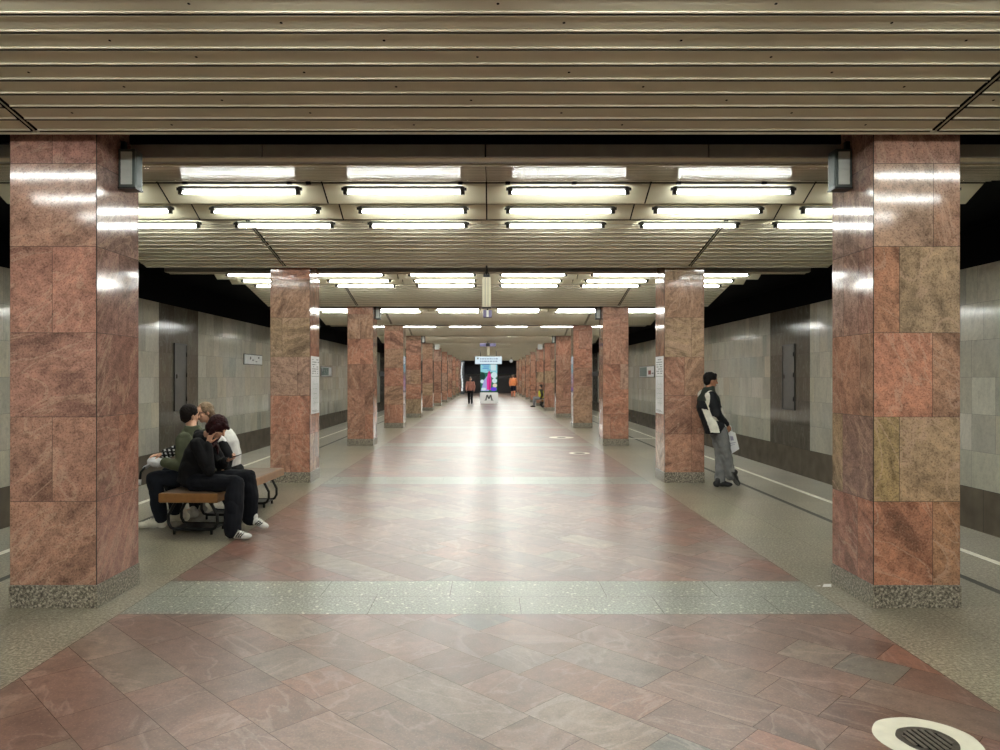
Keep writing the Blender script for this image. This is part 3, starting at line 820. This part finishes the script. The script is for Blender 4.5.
# --- woman in black on the near end of the bench -----------------
def woman_black():
    r = empty('person', (-3.02, 7.85, 0)); tag(r, 'person in black hoodie and wide trousers with dark red hair, bent over a phone', 'person')
    hc = V((-2.885, 7.86, 1.115)); hf = V((.80, -.18, -.58)); hu = V((.55, -.05, .83))
    nk = V((-3.03, 7.90, 1.04)); ch = V((-3.10, 7.91, .86)); pv = V((-3.17, 7.93, .54)); lat = V((.05, -1, 0)); fw = V((1, .05, -.2))
    shR, shL = V((-3.05, 7.72, .945)), V((-3.06, 8.09, .95))
    elR, wrR = V((-2.965, 7.66, .67)), V((-2.93, 7.73, .93)); elR = V((-2.90, 7.67, .70)); wrR = V((-2.945, 7.745, .955))
    elL, wrL = V((-2.93, 8.07, .70)), V((-2.80, 7.90, .755))
    hpR, hpL = V((-3.10, 7.80, .53)), V((-3.10, 8.02, .53)); knR, knL = V((-2.62, 7.66, .545)), V((-2.62, 8.04, .565))
    anR, anL = V((-2.62, 7.50, .12)), V((-2.58, 8.0, .13))
    m = bmesh.new()
    loft(m, [(pv, lat, fw, .13, .09), ((pv + ch) / 2, lat, fw, .12, .09), (ch, lat, fw, .14, .09), (nk - V((.02, 0, .05)), lat, fw, .10, .07)])
    limb(m, [nk - V((.03, 0, .04)), hc - hu.normalized() * .05 - hf.normalized() * .02], [.055, .05]); head(m, hc, hf, hu, .95)
    limb(m, [shR, elR, wrR], [.045, .035, .024]); limb(m, [shL, elL, wrL], [.045, .035, .024])
    hand(m, wrR, (.25, .15, .95), (.4, .9, 0), 1, .35, .95); hand(m, wrL, (.85, -.25, .3), (.1, -.2, 1), -1, .55, .95)
    limb(m, [hpR, knR, anR], [.07, .05, .035]); limb(m, [hpL, knL, anL], [.07, .05, .035])
    limb(m, [anR, anR + V((.12, 0, -.07))], [.03, .025]); limb(m, [anL, anL + V((.12, 0, -.07))], [.03, .025])
    skinned(m, 'body', SKIN, r, .006)
    face_parts(r, hc, hf, hu, .95)
    blk = cloth('black_jersey', (17, 17, 20)); nav = cloth('black_navy_trousers', (15, 17, 25))
    m = bmesh.new()
    loft(m, [(pv - V((.02, 0, .03)), lat, fw, .185, .15), (pv + V((-.01, 0, .10)), lat, fw, .18, .15), ((pv + ch) / 2 + V((-.02, 0, .02)), lat, fw, .185, .14), (ch + V((-.01, 0, 0)), lat, fw, .195, .13), (ch + V((.03, 0, .10)), lat, fw, .17, .11), (nk - V((.01, 0, .02)), lat, fw, .09, .08)])
    limb(m, [shR, elR + V((-.01, 0, -.01)), elR * .3 + wrR * .7, wrR - V((0, 0, .015))], [.078, .068, .052, .045]); limb(m, [shL, elL, elL * .35 + wrL * .65, wrL - V((.02, 0, 0))], [.078, .068, .052, .045])
    ellip(m, nk + V((-.055, 0, -.01)), (1, 0, .5), (0, 0, 1), .07, .12, .06); limb(m, [nk + V((-.02, -.10, -.03)), nk + V((-.08, 0, .01)), nk + V((-.02, .10, -.03))], [.04, .05, .04])
    skinned(m, 'hoodie', blk, r, .008, 3, .008, 7)
    m = bmesh.new()
    ellip(m, pv + V((.02, 0, -.0)), (1, 0, 0), (0, 0, 1), .16, .19, .095)
    limb(m, [hpR, knR, (knR + anR) / 2 + V((.01, 0, 0)), anR + V((.02, -.01, -.03))], [.10, .088, .100, .088]); limb(m, [hpL, knL, (knL + anL) / 2 + V((.01, 0, 0)), anL + V((-.01, 0, -.015))], [.10, .088, .095, .082])
    skinned(m, 'trousers', nav, r, .008, 3, .009, 6)
    hr = plain('dark_red_hair', (42, 11, 15), .65, var=.3, scale=40, spec=.2)
    f, s, u = frame(hf, hu); m = bmesh.new()
    ellip(m, hc - f * .022 + u * .036, f, u, .110, .094, .105); ellip(m, hc - f * .05 - u * .02, f, u, .075, .088, .09)
    for sg in (-1, 1): limb(m, [hc + s * sg * .075 + u * .05 + f * .03, hc + s * sg * .085 - u * .02 + f * .01, hc + s * sg * .07 - u * .12 + f * .03, V((-2.93, 7.86 - sg * .10, .90)), V((-2.92, 7.86 - sg * .10, .82))], [.03, .03, .026, .02, .008])
    limb(m, [hc + f * .06 + u * .085 - s * .04, hc + f * .085 + u * .055 + s * .04], [.022, .02])
    skinned(m, 'hair', hr, r, .006, 2, .004, 30)
    wh = plain('white_leather', (226, 226, 222), .4, var=.04); sl = plain('white_rubber', (210, 208, 200), .6)
    shoe(r, (-2.66, 7.49, .0), (-2.39, 7.45, .0), mt=wh, sole=sl, stripes=(.10, .125, .15))
    shoe(r, (-2.615, 8.01, .055), (-2.375, 7.93, -.0), (.22, 0, 1), mt=wh, sole=sl, stripes=(.10, .125, .15))
    ph = MB(); ph.box((-.075, -.036, -.004), (.075, .036, .004), 0, bev=.003); ph.box((-.07, -.033, .004), (.07, .033, .0046), 1)
    o = ph.build('mobile_phone', [M['steelblack'], plain('phone_glass', (40, 44, 52), .1)]); o.location = (-2.715, 7.875, .805); o.rotation_euler = (R(8), R(-16), R(-14))
    tag(o, 'dark mobile phone held by the person in black on the bench', 'phone')
woman_black()

# --- man in green jacket -----------------------------------------
def man_green():
    r = empty('person', (-3.42, 8.25, 0)); tag(r, 'person in olive green jacket with short dark hair, seated with back turned on the bench', 'person')
    hc = V((-3.36, 8.30, 1.225)); hf = V((.62, .80, .0)); hu = V((.12, .05, 1))
    nk = V((-3.31, 8.24, 1.085)); ch = V((-3.26, 8.24, .85)); pv = V((-3.22, 8.28, .55))
    lat0 = V((-.25, -1, 0)); lat1 = V((-.75, -.65, 0)); fw0 = V((-1, .25, 0)); fw1 = V((-.65, .75, 0))
    shL, shR = V((-3.33, 8.06, .98)), V((-3.20, 8.42, 1.0))
    elL, wrL = V((-3.44, 7.98, .68)), V((-3.63, 8.0, .735))
    elL = V((-3.30, 7.95, .69)); wrL = V((-3.52, 7.95, .735))
    elR, wrR = V((-3.37, 8.12, .87)), V((-3.56, 8.03, .815))
    hpL, hpR = V((-3.28, 8.16, .54)), V((-3.30, 8.42, .54)); knL, knR = V((-3.62, 7.98, .555)), V((-3.64, 8.42, .56))
    anL, anR = V((-3.57, 8.03, .11)), V((-3.56, 8.40, .11))
    m = bmesh.new()
    loft(m, [(pv, lat0, fw0, .14, .10), ((pv + ch) / 2, lat0 + lat1, fw0 + fw1, .13, .09), (ch, lat1, fw1, .16, .10), (nk - V((0, 0, .07)), lat1, fw1, .11, .08)])
    limb(m, [nk - V((0, 0, .06)), hc - V((0, 0, .05))], [.06, .055]); head(m, hc, hf, hu, 1.0)
    limb(m, [shL, elL, wrL], [.05, .04, .026]); limb(m, [shR, elR, wrR], [.05, .04, .026])
    hand(m, wrL, (-.95, .05, .1), (0, .1, -1), 1, .35); hand(m, wrR, (-.75, -.6, -.1), (0, 0, -1), -1, .35)
    limb(m, [hpL, knL, anL], [.075, .055, .038]); limb(m, [hpR, knR, anR], [.075, .055, .038])
    limb(m, [anL, anL + V((-.12, 0, -.06))], [.03, .025]); limb(m, [anR, anR + V((-.12, 0, -.06))], [.03, .025])
    skinned(m, 'body', SKIN, r, .006)
    face_parts(r, hc, hf, hu)
    gr = cloth('olive_green_jacket', (82, 86, 66), .75); den = cloth('dark_denim', (27, 31, 40)); chk = cloth('black_knit_cuff', (24, 24, 26)); whs = cloth('white_stripe', (205, 205, 205))
    m = bmesh.new()
    loft(m, [(pv + V((0, 0, -.02)), lat0, fw0, .19, .15), (pv + V((0, 0, .10)), lat0, fw0, .18, .15), ((pv + ch) / 2 + V((.01, 0, .02)), lat0 + lat1, fw0 + fw1, .19, .15), (ch, lat1, fw1, .21, .14), (ch + V((0, 0, .10)), lat1, fw1, .195, .125), (nk - V((0, 0, .035)), lat1, fw1, .12, .09), (nk + V((0, 0, .03)), lat1, fw1, .082, .08)])
    limb(m, [shL, elL, elL * .4 + wrL * .6, wrL + V((.03, 0, 0))], [.085, .075, .062, .05]); limb(m, [shR, elR], [.085, .072])
    skinned(m, 'jacket', gr, r, .008, 3, .010, 7)
    m = bmesh.new(); limb(m, [elR, wrR + V((.02, .02, 0))], [.066, .050])
    ax = (wrR - elR).normalized()
    skinned(m, 'striped_sleeve', [chk, whs], r, .006, 2, .003, 9, pick=lambda c: 1 if math.sin((V(c) - elR).dot(ax) * 150) > .15 and math.sin(c[2] * 170) > -.2 else 0)
    m = bmesh.new()
    ellip(m, pv + V((-.02, 0, 0)), (1, 0, 0), (0, 0, 1), .17, .20, .10)
    limb(m, [hpL, knL, (knL + anL) / 2, anL + V((0, 0, .02))], [.10, .088, .080, .075]); limb(m, [hpR, knR, (knR + anR) / 2, anR + V((0, 0, .02))], [.10, .088, .08, .075])
    skinned(m, 'trousers', den, r, .008, 3, .008, 7)
    hr = plain('dark_brown_hair', (26, 19, 17), .75, var=.4, scale=60, spec=.2)
    f, s, u = frame(hf, hu); m = bmesh.new()
    ellip(m, hc - f * .020 + u * .040, f, u, .102, .084, .095); ellip(m, hc - f * .050 + u * .0, f, u, .062, .076, .085)
    skinned(m, 'hair', hr, r, .006, 2, .004, 40)
    a = plain('beige_grey_suede', (224, 220, 204), .7, var=.1, scale=20); b = plain('cream_rubber_sole', (244, 240, 226), .6)
    shoe(r, (-3.52, 8.05, 0), (-3.83, 7.98, 0), mt=a, sole=b, k=1.1)
    shoe(r, (-3.42, 8.42, 0), (-3.70, 8.36, 0), mt=a, sole=b, k=1.1)
    # white cap lying over the knee, with a dark strap
    m = bmesh.new(); ellip(m, (-3.60, 7.96, .735), (-.9, .1, .25), (.2, 0, 1), .085, .085, .055); ellip(m, (-3.67, 7.95, .70), (-.8, 0, -.5), (-.3, 0, 1), .07, .07, .015); limb(m, [(-3.54, 7.96, .75), (-3.46, 7.98, .765)], [.03, .02])
    o = skinned(m, 'fabric_cap', cloth('white_cap_cloth', (205, 205, 208)), None, .006, 2, .005, 14)
    tag(o, 'white cap held on the knee of the person in the olive jacket', 'cap')
    m = MB(); m.tube([(-3.67, 7.87, .69), (-3.71, 7.86, .64), (-3.725, 7.87, .56)], .012, 8, 0); m.tube([(-3.725, 7.87, .56), (-3.73, 7.87, .50)], .017, 8, 1)
    o = m.build('wrist_strap', [chk, whs]); tag(o, 'short black strap with a white tip hanging over the knee by the cap', 'strap')
man_green()

# --- blond woman in white ----------------------------------------
def woman_white():
    r = empty('person', (-3.10, 8.80, 0)); tag(r, 'person in white top with long fair hair and glasses, on the bench behind', 'person')
    hc = V((-3.34, 8.66, 1.235)); hf = V((-.62, -.72, -.12)); hu = V((-.25, .05, 1))
    nk = V((-3.27, 8.74, 1.12)); ch = V((-3.12, 8.77, .88)); pv = V((-3.08, 8.80, .55)); lat = V((0, -1, 0)); fw = V((-1, 0, -.3))
    shN, shF = V((-3.17, 8.60, .98)), V((-3.20, 8.95, .99)); elN, wrN = V((-3.0, 8.50, .76)), V((-2.98, 8.42, .60)); elF, wrF = V((-3.40, 8.90, .80)), V((-3.52, 8.70, .85))
    hpN, hpF = V((-3.14, 8.70, .54)), V((-3.14, 8.92, .54)); knN, knF = V((-3.56, 8.72, .55)), V((-3.56, 8.94, .55)); anN, anF = V((-3.46, 8.66, .11)), V((-3.50, 8.94, .11))
    m = bmesh.new()
    loft(m, [(pv, lat, fw, .13, .09), ((pv + ch) / 2 + V((.03, 0, 0)), lat, fw, .115, .08), (ch, lat, fw, .14, .085), (nk + V((.04, 0, -.07)), lat, fw, .10, .07)])
    limb(m, [nk + V((.03, 0, -.05)), hc + V((.02, 0, -.05))], [.05, .047]); head(m, hc, hf, hu, .95)
    limb(m, [shN, elN, wrN], [.04, .034, .024]); limb(m, [shF, elF, wrF], [.04, .034, .024])
    hand(m, wrN, (-.9, .1, -.3), (0, .3, -1), 1, .4, .92); hand(m, wrF, (-.7, -.6, 0), (0, 0, -1), -1, .4, .92)
    limb(m, [hpN, knN, anN], [.07, .05, .035]); limb(m, [hpF, knF, anF], [.07, .05, .035])
    limb(m, [anN, anN + V((-.11, 0, -.06))], [.028, .023]); limb(m, [anF, anF + V((-.11, 0, -.06))], [.028, .023])
    skinned(m, 'body', SKIN, r, .006)
    face_parts(r, hc, hf, hu, .95)
    wh = cloth('white_knit', (222, 222, 220)); bk = cloth('black_cotton', (20, 20, 24))
    m = bmesh.new()
    loft(m, [(pv + V((.0, 0, .02)), lat, fw, .155, .12), ((pv + ch) / 2 + V((.04, 0, 0)), lat, fw, .145, .115), (ch + V((.02, 0, 0)), lat, fw, .175, .115), (ch + V((-.04, 0, .12)), lat, fw, .16, .10), (nk + V((.015, 0, -.03)), lat, fw, .075, .07)])
    limb(m, [shN, shN * .5 + elN * .5], [.066, .060]); limb(m, [shF, elF, wrF], [.068, .058, .036])
    skinned(m, 'top', wh, r, .008, 3, .007, 7)
    m = bmesh.new(); limb(m, [shN * .5 + elN * .5, elN + V((0, 0, -.01)), wrN], [.062, .064, .042]); limb(m, [ch + V((-.02, -.13, .02)), (ch + pv) / 2 + V((-.02, -.13, 0)), pv + V((0, -.12, .05))], [.055, .06, .06])
    skinned(m, 'sleeve', bk, r, .008, 2, .004, 9)
    m = bmesh.new(); ellip(m, pv, (1, 0, 0), (0, 0, 1), .16, .17, .095)
    limb(m, [hpN, knN, anN + V((0, 0, .02))], [.088, .072, .055]); limb(m, [hpF, knF, anF + V((0, 0, .02))], [.088, .072, .055])
    skinned(m, 'trousers', bk, r, .009, 3, .006, 7)
    hr = plain('fair_hair', (120, 97, 72), .5, var=.25, scale=50, spec=.5)
    f, s, u = frame(hf, hu); m = bmesh.new()
    ellip(m, hc - f * .028 + u * .032, f, u, .100, .088, .100); ellip(m, hc - f * .055 - u * .03, f, u, .06, .08, .09)
    for sg in (-1, -.3, .4, 1): limb(m, [hc - f * .05 + s * sg * .06, hc - f * .07 + s * sg * .07 - u * .10, hc - f * .09 + s * sg * .06 - u * .20, hc - f * .16 + s * sg * .05 - u * .30], [.04, .036, .03, .014])
    skinned(m, 'hair', hr, r, .006, 2, .004, 36)
    g = MB(); P = lambda a, b, d: hc + (f * a + s * b + u * d) * .95
    for sg in (-1, 1):
        g.tube([P(.100, sg * .034 + .024 * math.cos(t * math.pi / 6), .003 + .017 * math.sin(t * math.pi / 6)) for t in range(13)], .0028, 6)
        g.tube([P(.098, sg * .058, .006), P(0, sg * .084, .002)], .0028, 6)
    g.tube([P(.101, -.011, .006), P(.101, .011, .006)], .0028, 6)
    o = g.build('glasses', M['steelblack'], r); o.matrix_parent_inverse = Matrix.Translation(-V(r.location))
    a = plain('grey_white_leather', (196, 194, 186), .5); b = plain('pale_rubber_sole', (205, 203, 196), .6)
    shoe(r, (-3.40, 8.64, 0), (-3.62, 8.56, 0), mt=a, sole=b)
    shoe(r, (-3.42, 8.95, 0), (-3.67, 8.91, 0), mt=a, sole=b)
woman_white()

# --- man leaning on the second right column ----------------------
def man_standing():
    r = empty('person', (3.50, 11.1, 0)); tag(r, 'person in black and white jacket and grey trousers leaning on the second right column', 'person')
    ox = .045
    hc = V((3.43, 11.24, 1.605)); hf = V((.98, .18, -.10)); hu = V((.08, 0, 1))
    nk = V((3.39, 11.25, 1.475)); ch = V((3.395, 11.24, 1.22)); pv = V((3.50, 11.13, .86)); lat = V((.15, -1, 0)); fw = V((1, .15, .15))
    shR, shL = V((3.38, 11.06, 1.375)), V((3.36, 11.40, 1.385))
    elR, wrR = V((3.45, 10.98, 1.09)), V((3.60, 11.03, .95)); elL, wrL = V((3.42, 11.40, 1.08)), V((3.68, 11.27, .93))
    hpR, hpL = V((3.52, 11.04, .86)), V((3.52, 11.23, .86)); knL, anL = V((3.55, 11.13, .48)), V((3.52, 11.08, .10)); knR, anR = V((3.60, 11.03, .50)), V((3.66, 11.01, .19))
    m = bmesh.new()
    loft(m, [(pv, lat, fw, .15, .10), ((pv + ch) / 2, lat, fw, .14, .095), (ch, lat, fw, .16, .10), (nk - V((0, 0, .07)), lat, fw, .11, .08)])
    limb(m, [nk - V((0, 0, .06)), hc - V((.01, 0, .05))], [.06, .055]); head(m, hc, hf, hu, 1.02)
    limb(m, [shR, elR, wrR], [.05, .04, .027]); limb(m, [shL, elL, wrL], [.05, .04, .027])
    hand(m, wrR, (.6, .1, -.8), (-.3, .9, 0), 1, .4); hand(m, wrL, (.35, 0, -.9), (-.2, -.9, 0), -1, 1.0)
    limb(m, [hpL, knL, anL], [.075, .055, .038]); limb(m, [hpR, knR, anR], [.075, .055, .038])
    limb(m, [anL, anL + V((.12, 0, -.06))], [.03, .025]); limb(m, [anR, anR + V((.05, -.01, -.07))], [.028, .022])
    skinned(m, 'body', SKIN2, r, .006)
    face_parts(r, hc, hf, hu, 1.02)
    bk = cloth('black_jacket_cloth', (20, 22, 26), .7); wt = cloth('cream_jacket_panel', (216, 214, 202), .7); dg = cloth('dark_green_yoke', (38, 46, 40), .7); gy = cloth('mid_grey_trousers', (112, 113, 113))
    m = bmesh.new()
    loft(m, [(pv + V((-.03, 0, -.04)), lat, fw, .195, .155), (pv + V((-.03, 0, .08)), lat, fw, .20, .175), ((pv + ch) / 2 + V((-.01, 0, .02)), lat, fw, .21, .18), (ch, lat, fw, .22, .18), (ch + V((-.0, 0, .12)), lat, fw, .205, .155), (nk - V((0, 0, .035)), lat, fw, .12, .10), (nk + V((.01, 0, .035)), lat, fw, .078, .082)])
    def pj(c):
        q = V(c); z = q.z
        if z < .83: return 0
        ax_ = (q - (pv + (ch - pv) * ((z - .86) / .36))).x
        if z > 1.30: return 2
        if -.15 < ax_ < -.04 and z < 1.15 - ax_ * .2 or -.075 < ax_ < -.03 and z < 1.30: return 1
        if ax_ > .085 and .90 < z < 1.20: return 1
        return 0
    skinned(m, 'jacket', [bk, wt, dg], r, .008, 3, .008, 7, pick=pj)
    def ps(sh, el, wr):
        ax = (el - sh).normalized()
        def f_(c):
            q = V(c); t = (q - sh).dot(ax)
            if q.z > el.z + .03 and t > -.09:
                b = (q - sh - ax * t).x
                if -.095 < b + .10 * max(0, t) / .3 < -.035: return 1          # cream piping down the sleeve
                if t < -.06: return 1
            if t >= (el - sh).length - .04:
                d = (q - el); w = (wr - el).normalized(); b = (d - w * d.dot(w)).z
                if b < -.045 and d.dot(w) < .14: return 1
            return 0
        return f_
    for sh, el, wr in ((shR, elR, wrR), (shL, elL, wrL)):
        m = bmesh.new(); limb(m, [sh, el, wr + V((-.01, 0, .01))], [.088, .076, .055]); skinned(m, 'sleeve', [bk, wt, dg], r, .007, 2, .007, 8, pick=ps(sh, el, wr))
    m = bmesh.new(); ellip(m, pv + V((-.01, 0, -.02)), (1, 0, 0), (0, 0, 1), .13, .165, .11)
    limb(m, [hpL, knL, (knL + anL) / 2, anL + V((0, 0, -.01))], [.105, .085, .08, .078]); limb(m, [hpR, knR, (knR + anR) / 2, anR + V((0, 0, -.01))], [.105, .085, .08, .075])
    skinned(m, 'trousers', gy, r, .008, 3, .010, 8)
    hr = plain('black_hair', (14, 12, 12), .7, var=.4, scale=60, spec=.2)
    f, s, u = frame(hf, hu); m = bmesh.new()
    ellip(m, hc - f * .018 + u * .045, f, u, .106, .086, .092); ellip(m, hc - f * .056 + u * .0, f, u, .055, .076, .08); limb(m, [hc + f * .058 + u * .098 + s * .03, hc + f * .058 + u * .098 - s * .03], [.022, .022])
    skinned(m, 'hair', hr, r, .006, 2, .005, 36)
    a = plain('black_trainer', (26, 26, 28), .6); b = plain('grey_rubber_sole', (86, 86, 84), .7)
    shoe(r, (3.42, 11.05, 0), (3.70, 11.05, 0), mt=a, sole=plain('black_rubber_sole', (30, 30, 30), .7), k=1.05)
    shoe(r, (3.62, 10.94, .22), (3.76, 11.0, .005), (.75, .55, .5), mt=a, sole=b, k=1.05)
    bg = MB(); A = [(.0, -.02, 0), (.17, .02, -.06), (.235, .03, -.31), (.06, -.03, -.40)]
    T = V((.0, .07, 0))
    for k in range(1):
        P = [V(p) for p in A]; Q = [p + T * (.35 if i < 2 else 1) for i, p in enumerate(P)]
        bg.poly(P, 0); bg.poly(Q[::-1], 0)
        for i in range(4): bg.poly([P[i], P[(i + 1) % 4], Q[(i + 1) % 4], Q[i]][::-1], 0)
    bo = MB(); bo.tube([(.03, .0, -.01), (.03, .0, .06), (.09, .01, .05), (.12, .015, -.05)], .005, 6)
    rt = empty('carrier_bag', (3.625, 11.17, .87)); tag(rt, 'white paper carrier bag hanging from the hand of the person leaning on the column', 'bag')
    b1 = bg.build('bag_body', M['paper'], rt); bv = b1.modifiers.new('b', 'BEVEL'); bv.width = .006
    pr = MB()
    def lp(a, b): p = V(A[0]).lerp(V(A[1]), a); q = V(A[3]).lerp(V(A[2]), a); c = p.lerp(q, b); return c + V((0, -.003, 0))
    pr.poly([lp(.35, .25), lp(.35, .45), lp(.65, .45), lp(.65, .25)]); pr.poly([lp(.2, .55), lp(.2, .58), lp(.8, .58), lp(.8, .55)]); pr.poly([lp(.2, .64), lp(.2, .66), lp(.7, .66), lp(.7, .64)])
    pr.build('print', plain('pale_violet_print', (170, 165, 190), .6), rt); bo.build('handle', M['paper'], rt)
man_standing()

# --- distant people ----------------------------------------------
def distant(x, y, H, ang, top, legs, hairc, lab, stride=.12, vest=None, seated=False, shin=None, cap=None):
    r = empty('person', (x, y, 0)); tag(r, lab, 'person')
    k = H / 1.75; f = V((math.cos(ang), math.sin(ang), 0)); s = V((-f.y, f.x, 0)); up = V((0, 0, 1)); o = V((x, y, 0))
    P = lambda a, b, z: o + f * a * k + s * b * k + up * z * k
    dz = -.42 if seated else 0
    pv, ch, nk, hc = P(0, 0, .93 + dz), P(.02, 0, 1.25 + dz), P(.03, 0, 1.48 + dz), P(.05, 0, 1.62 + dz)
    sh = [P(.01, q * .19, 1.41 + dz) for q in (-1, 1)]
    el = [P(-.03 if q > 0 else .06, q * .26, 1.12 + dz) for q in (-1, 1)]
    wr = [P(.06 if q > 0 else .18, q * .25, .90 + dz + (.05 if q < 0 else 0)) for q in (-1, 1)]
    hp = [P(0, q * .10, .92 + dz) for q in (-1, 1)]
    if seated: kn = [P(.42, q * .12, .54) for q in (-1, 1)]; an = [P(.44, q * .12, .09) for q in (-1, 1)]
    else: kn = [P(.06 + q * stride * .6, q * .10, .50) for q in (-1, 1)]; an = [P(q * stride, q * .10, .09) for q in (-1, 1)]
    m = bmesh.new()
    loft(m, [(pv, s, f, .15 * k, .10 * k), (ch, s, f, .16 * k, .10 * k), (nk - up * .07 * k, s, f, .10 * k, .07 * k)])
    limb(m, [nk - up * .05, hc - up * .05], [.055 * k, .05 * k]); head(m, hc, f, up, k)
    for i, q in ((0, -1), (1, 1)):
        limb(m, [sh[i], el[i], wr[i]], [.05 * k, .04 * k, .027 * k]); hand(m, wr[i], (f * .3 - up), s * -q, q, .4, k)
        limb(m, [hp[i], kn[i], an[i]], [.075 * k, .055 * k, .04 * k]); limb(m, [an[i], an[i] + f * .1 - up * .05], [.03, .025])
    skinned(m, 'body', SKIN, r, .010, 2)
    m = bmesh.new()
    loft(m, [(pv - up * .06, s, f, .20 * k, .15 * k), (pv + up * .12, s, f, .18 * k, .14 * k), (ch, s, f, .205 * k, .15 * k), (ch + up * .12, s, f, .20 * k, .13 * k), (nk, s, f, .09 * k, .08 * k)])
    for i in (0, 1): limb(m, [sh[i], el[i], wr[i]], [.085 * k, .072 * k, .055 * k])
    skinned(m, 'jacket', [top, vest or top], r, .012, 2, .006, 7)
    m = bmesh.new(); ellip(m, pv, f, up, .13 * k, .17 * k, .12 * k)
    for i in (0, 1): limb(m, [hp[i], kn[i]] + ([] if shin else [an[i]]), [.10 * k, .085 * k] + ([] if shin else [.065 * k]))
    skinned(m, 'trousers', legs, r, .012, 2, .005, 7)
    if shin:
        for i in (0, 1): m = bmesh.new(); limb(m, [kn[i] + up * .02, an[i]], [.08 * k, .065 * k]); skinned(m, 'trouser_leg', shin, r, .012, 2)
    m = bmesh.new(); ellip(m, hc - f * .02 + up * .04, f, up, .105 * k, .086 * k, .095 * k); ellip(m, hc - f * .05, f, up, .055 * k, .075 * k, .08 * k)
    skinned(m, 'hair' if not cap else 'helmet', hairc, r, .010, 2)
    if vest:
        m = bmesh.new(); loft(m, [(pv + up * .02, s, f, .205 * k, .16 * k), (ch, s, f, .22 * k, .165 * k), (ch + up * .13, s, f, .19 * k, .145 * k)]); skinned(m, 'vest', vest, r, .012, 2)
    sm_ = plain('dark_shoe', (30, 28, 28), .6)
    for i in (0, 1): shoe(r, an[i] - f * .07 - up * (an[i].z), an[i] + f * .20 - up * (an[i].z), mt=sm_, sole=sm_, vox=.01)
distant(-1.14, 45.6, 1.68, R(-95), cloth('rust_brown_coat', (186, 130, 116)), cloth('black_leggings', (26, 24, 26)), plain('brown_hair', (80, 56, 44), .5), 'distant person in rust brown coat and dark leggings walking towards the viewer')
distant(2.03, 61.0, 1.92, R(85), cloth('orange_work_jacket', (230, 146, 104)), cloth('navy_work_trousers', (28, 30, 48)), plain('grey_cap', (130, 110, 100), .5), 'distant person in orange work clothes with dark shorts band near the far end', vest=cloth('bright_orange_vest', (240, 150, 96)), shin=cloth('orange_trouser_leg', (220, 150, 120)))
distant(2.95, 40.9, 1.66, R(178), cloth('grey_black_jacket', (66, 66, 62)), cloth('pale_grey_trousers', (140, 142, 148)), plain('dark_hair', (36, 30, 26), .5), 'distant seated person in yellow vest and grey trousers on the right bench', vest=cloth('yellow_vest', (214, 206, 70)), seated=True)
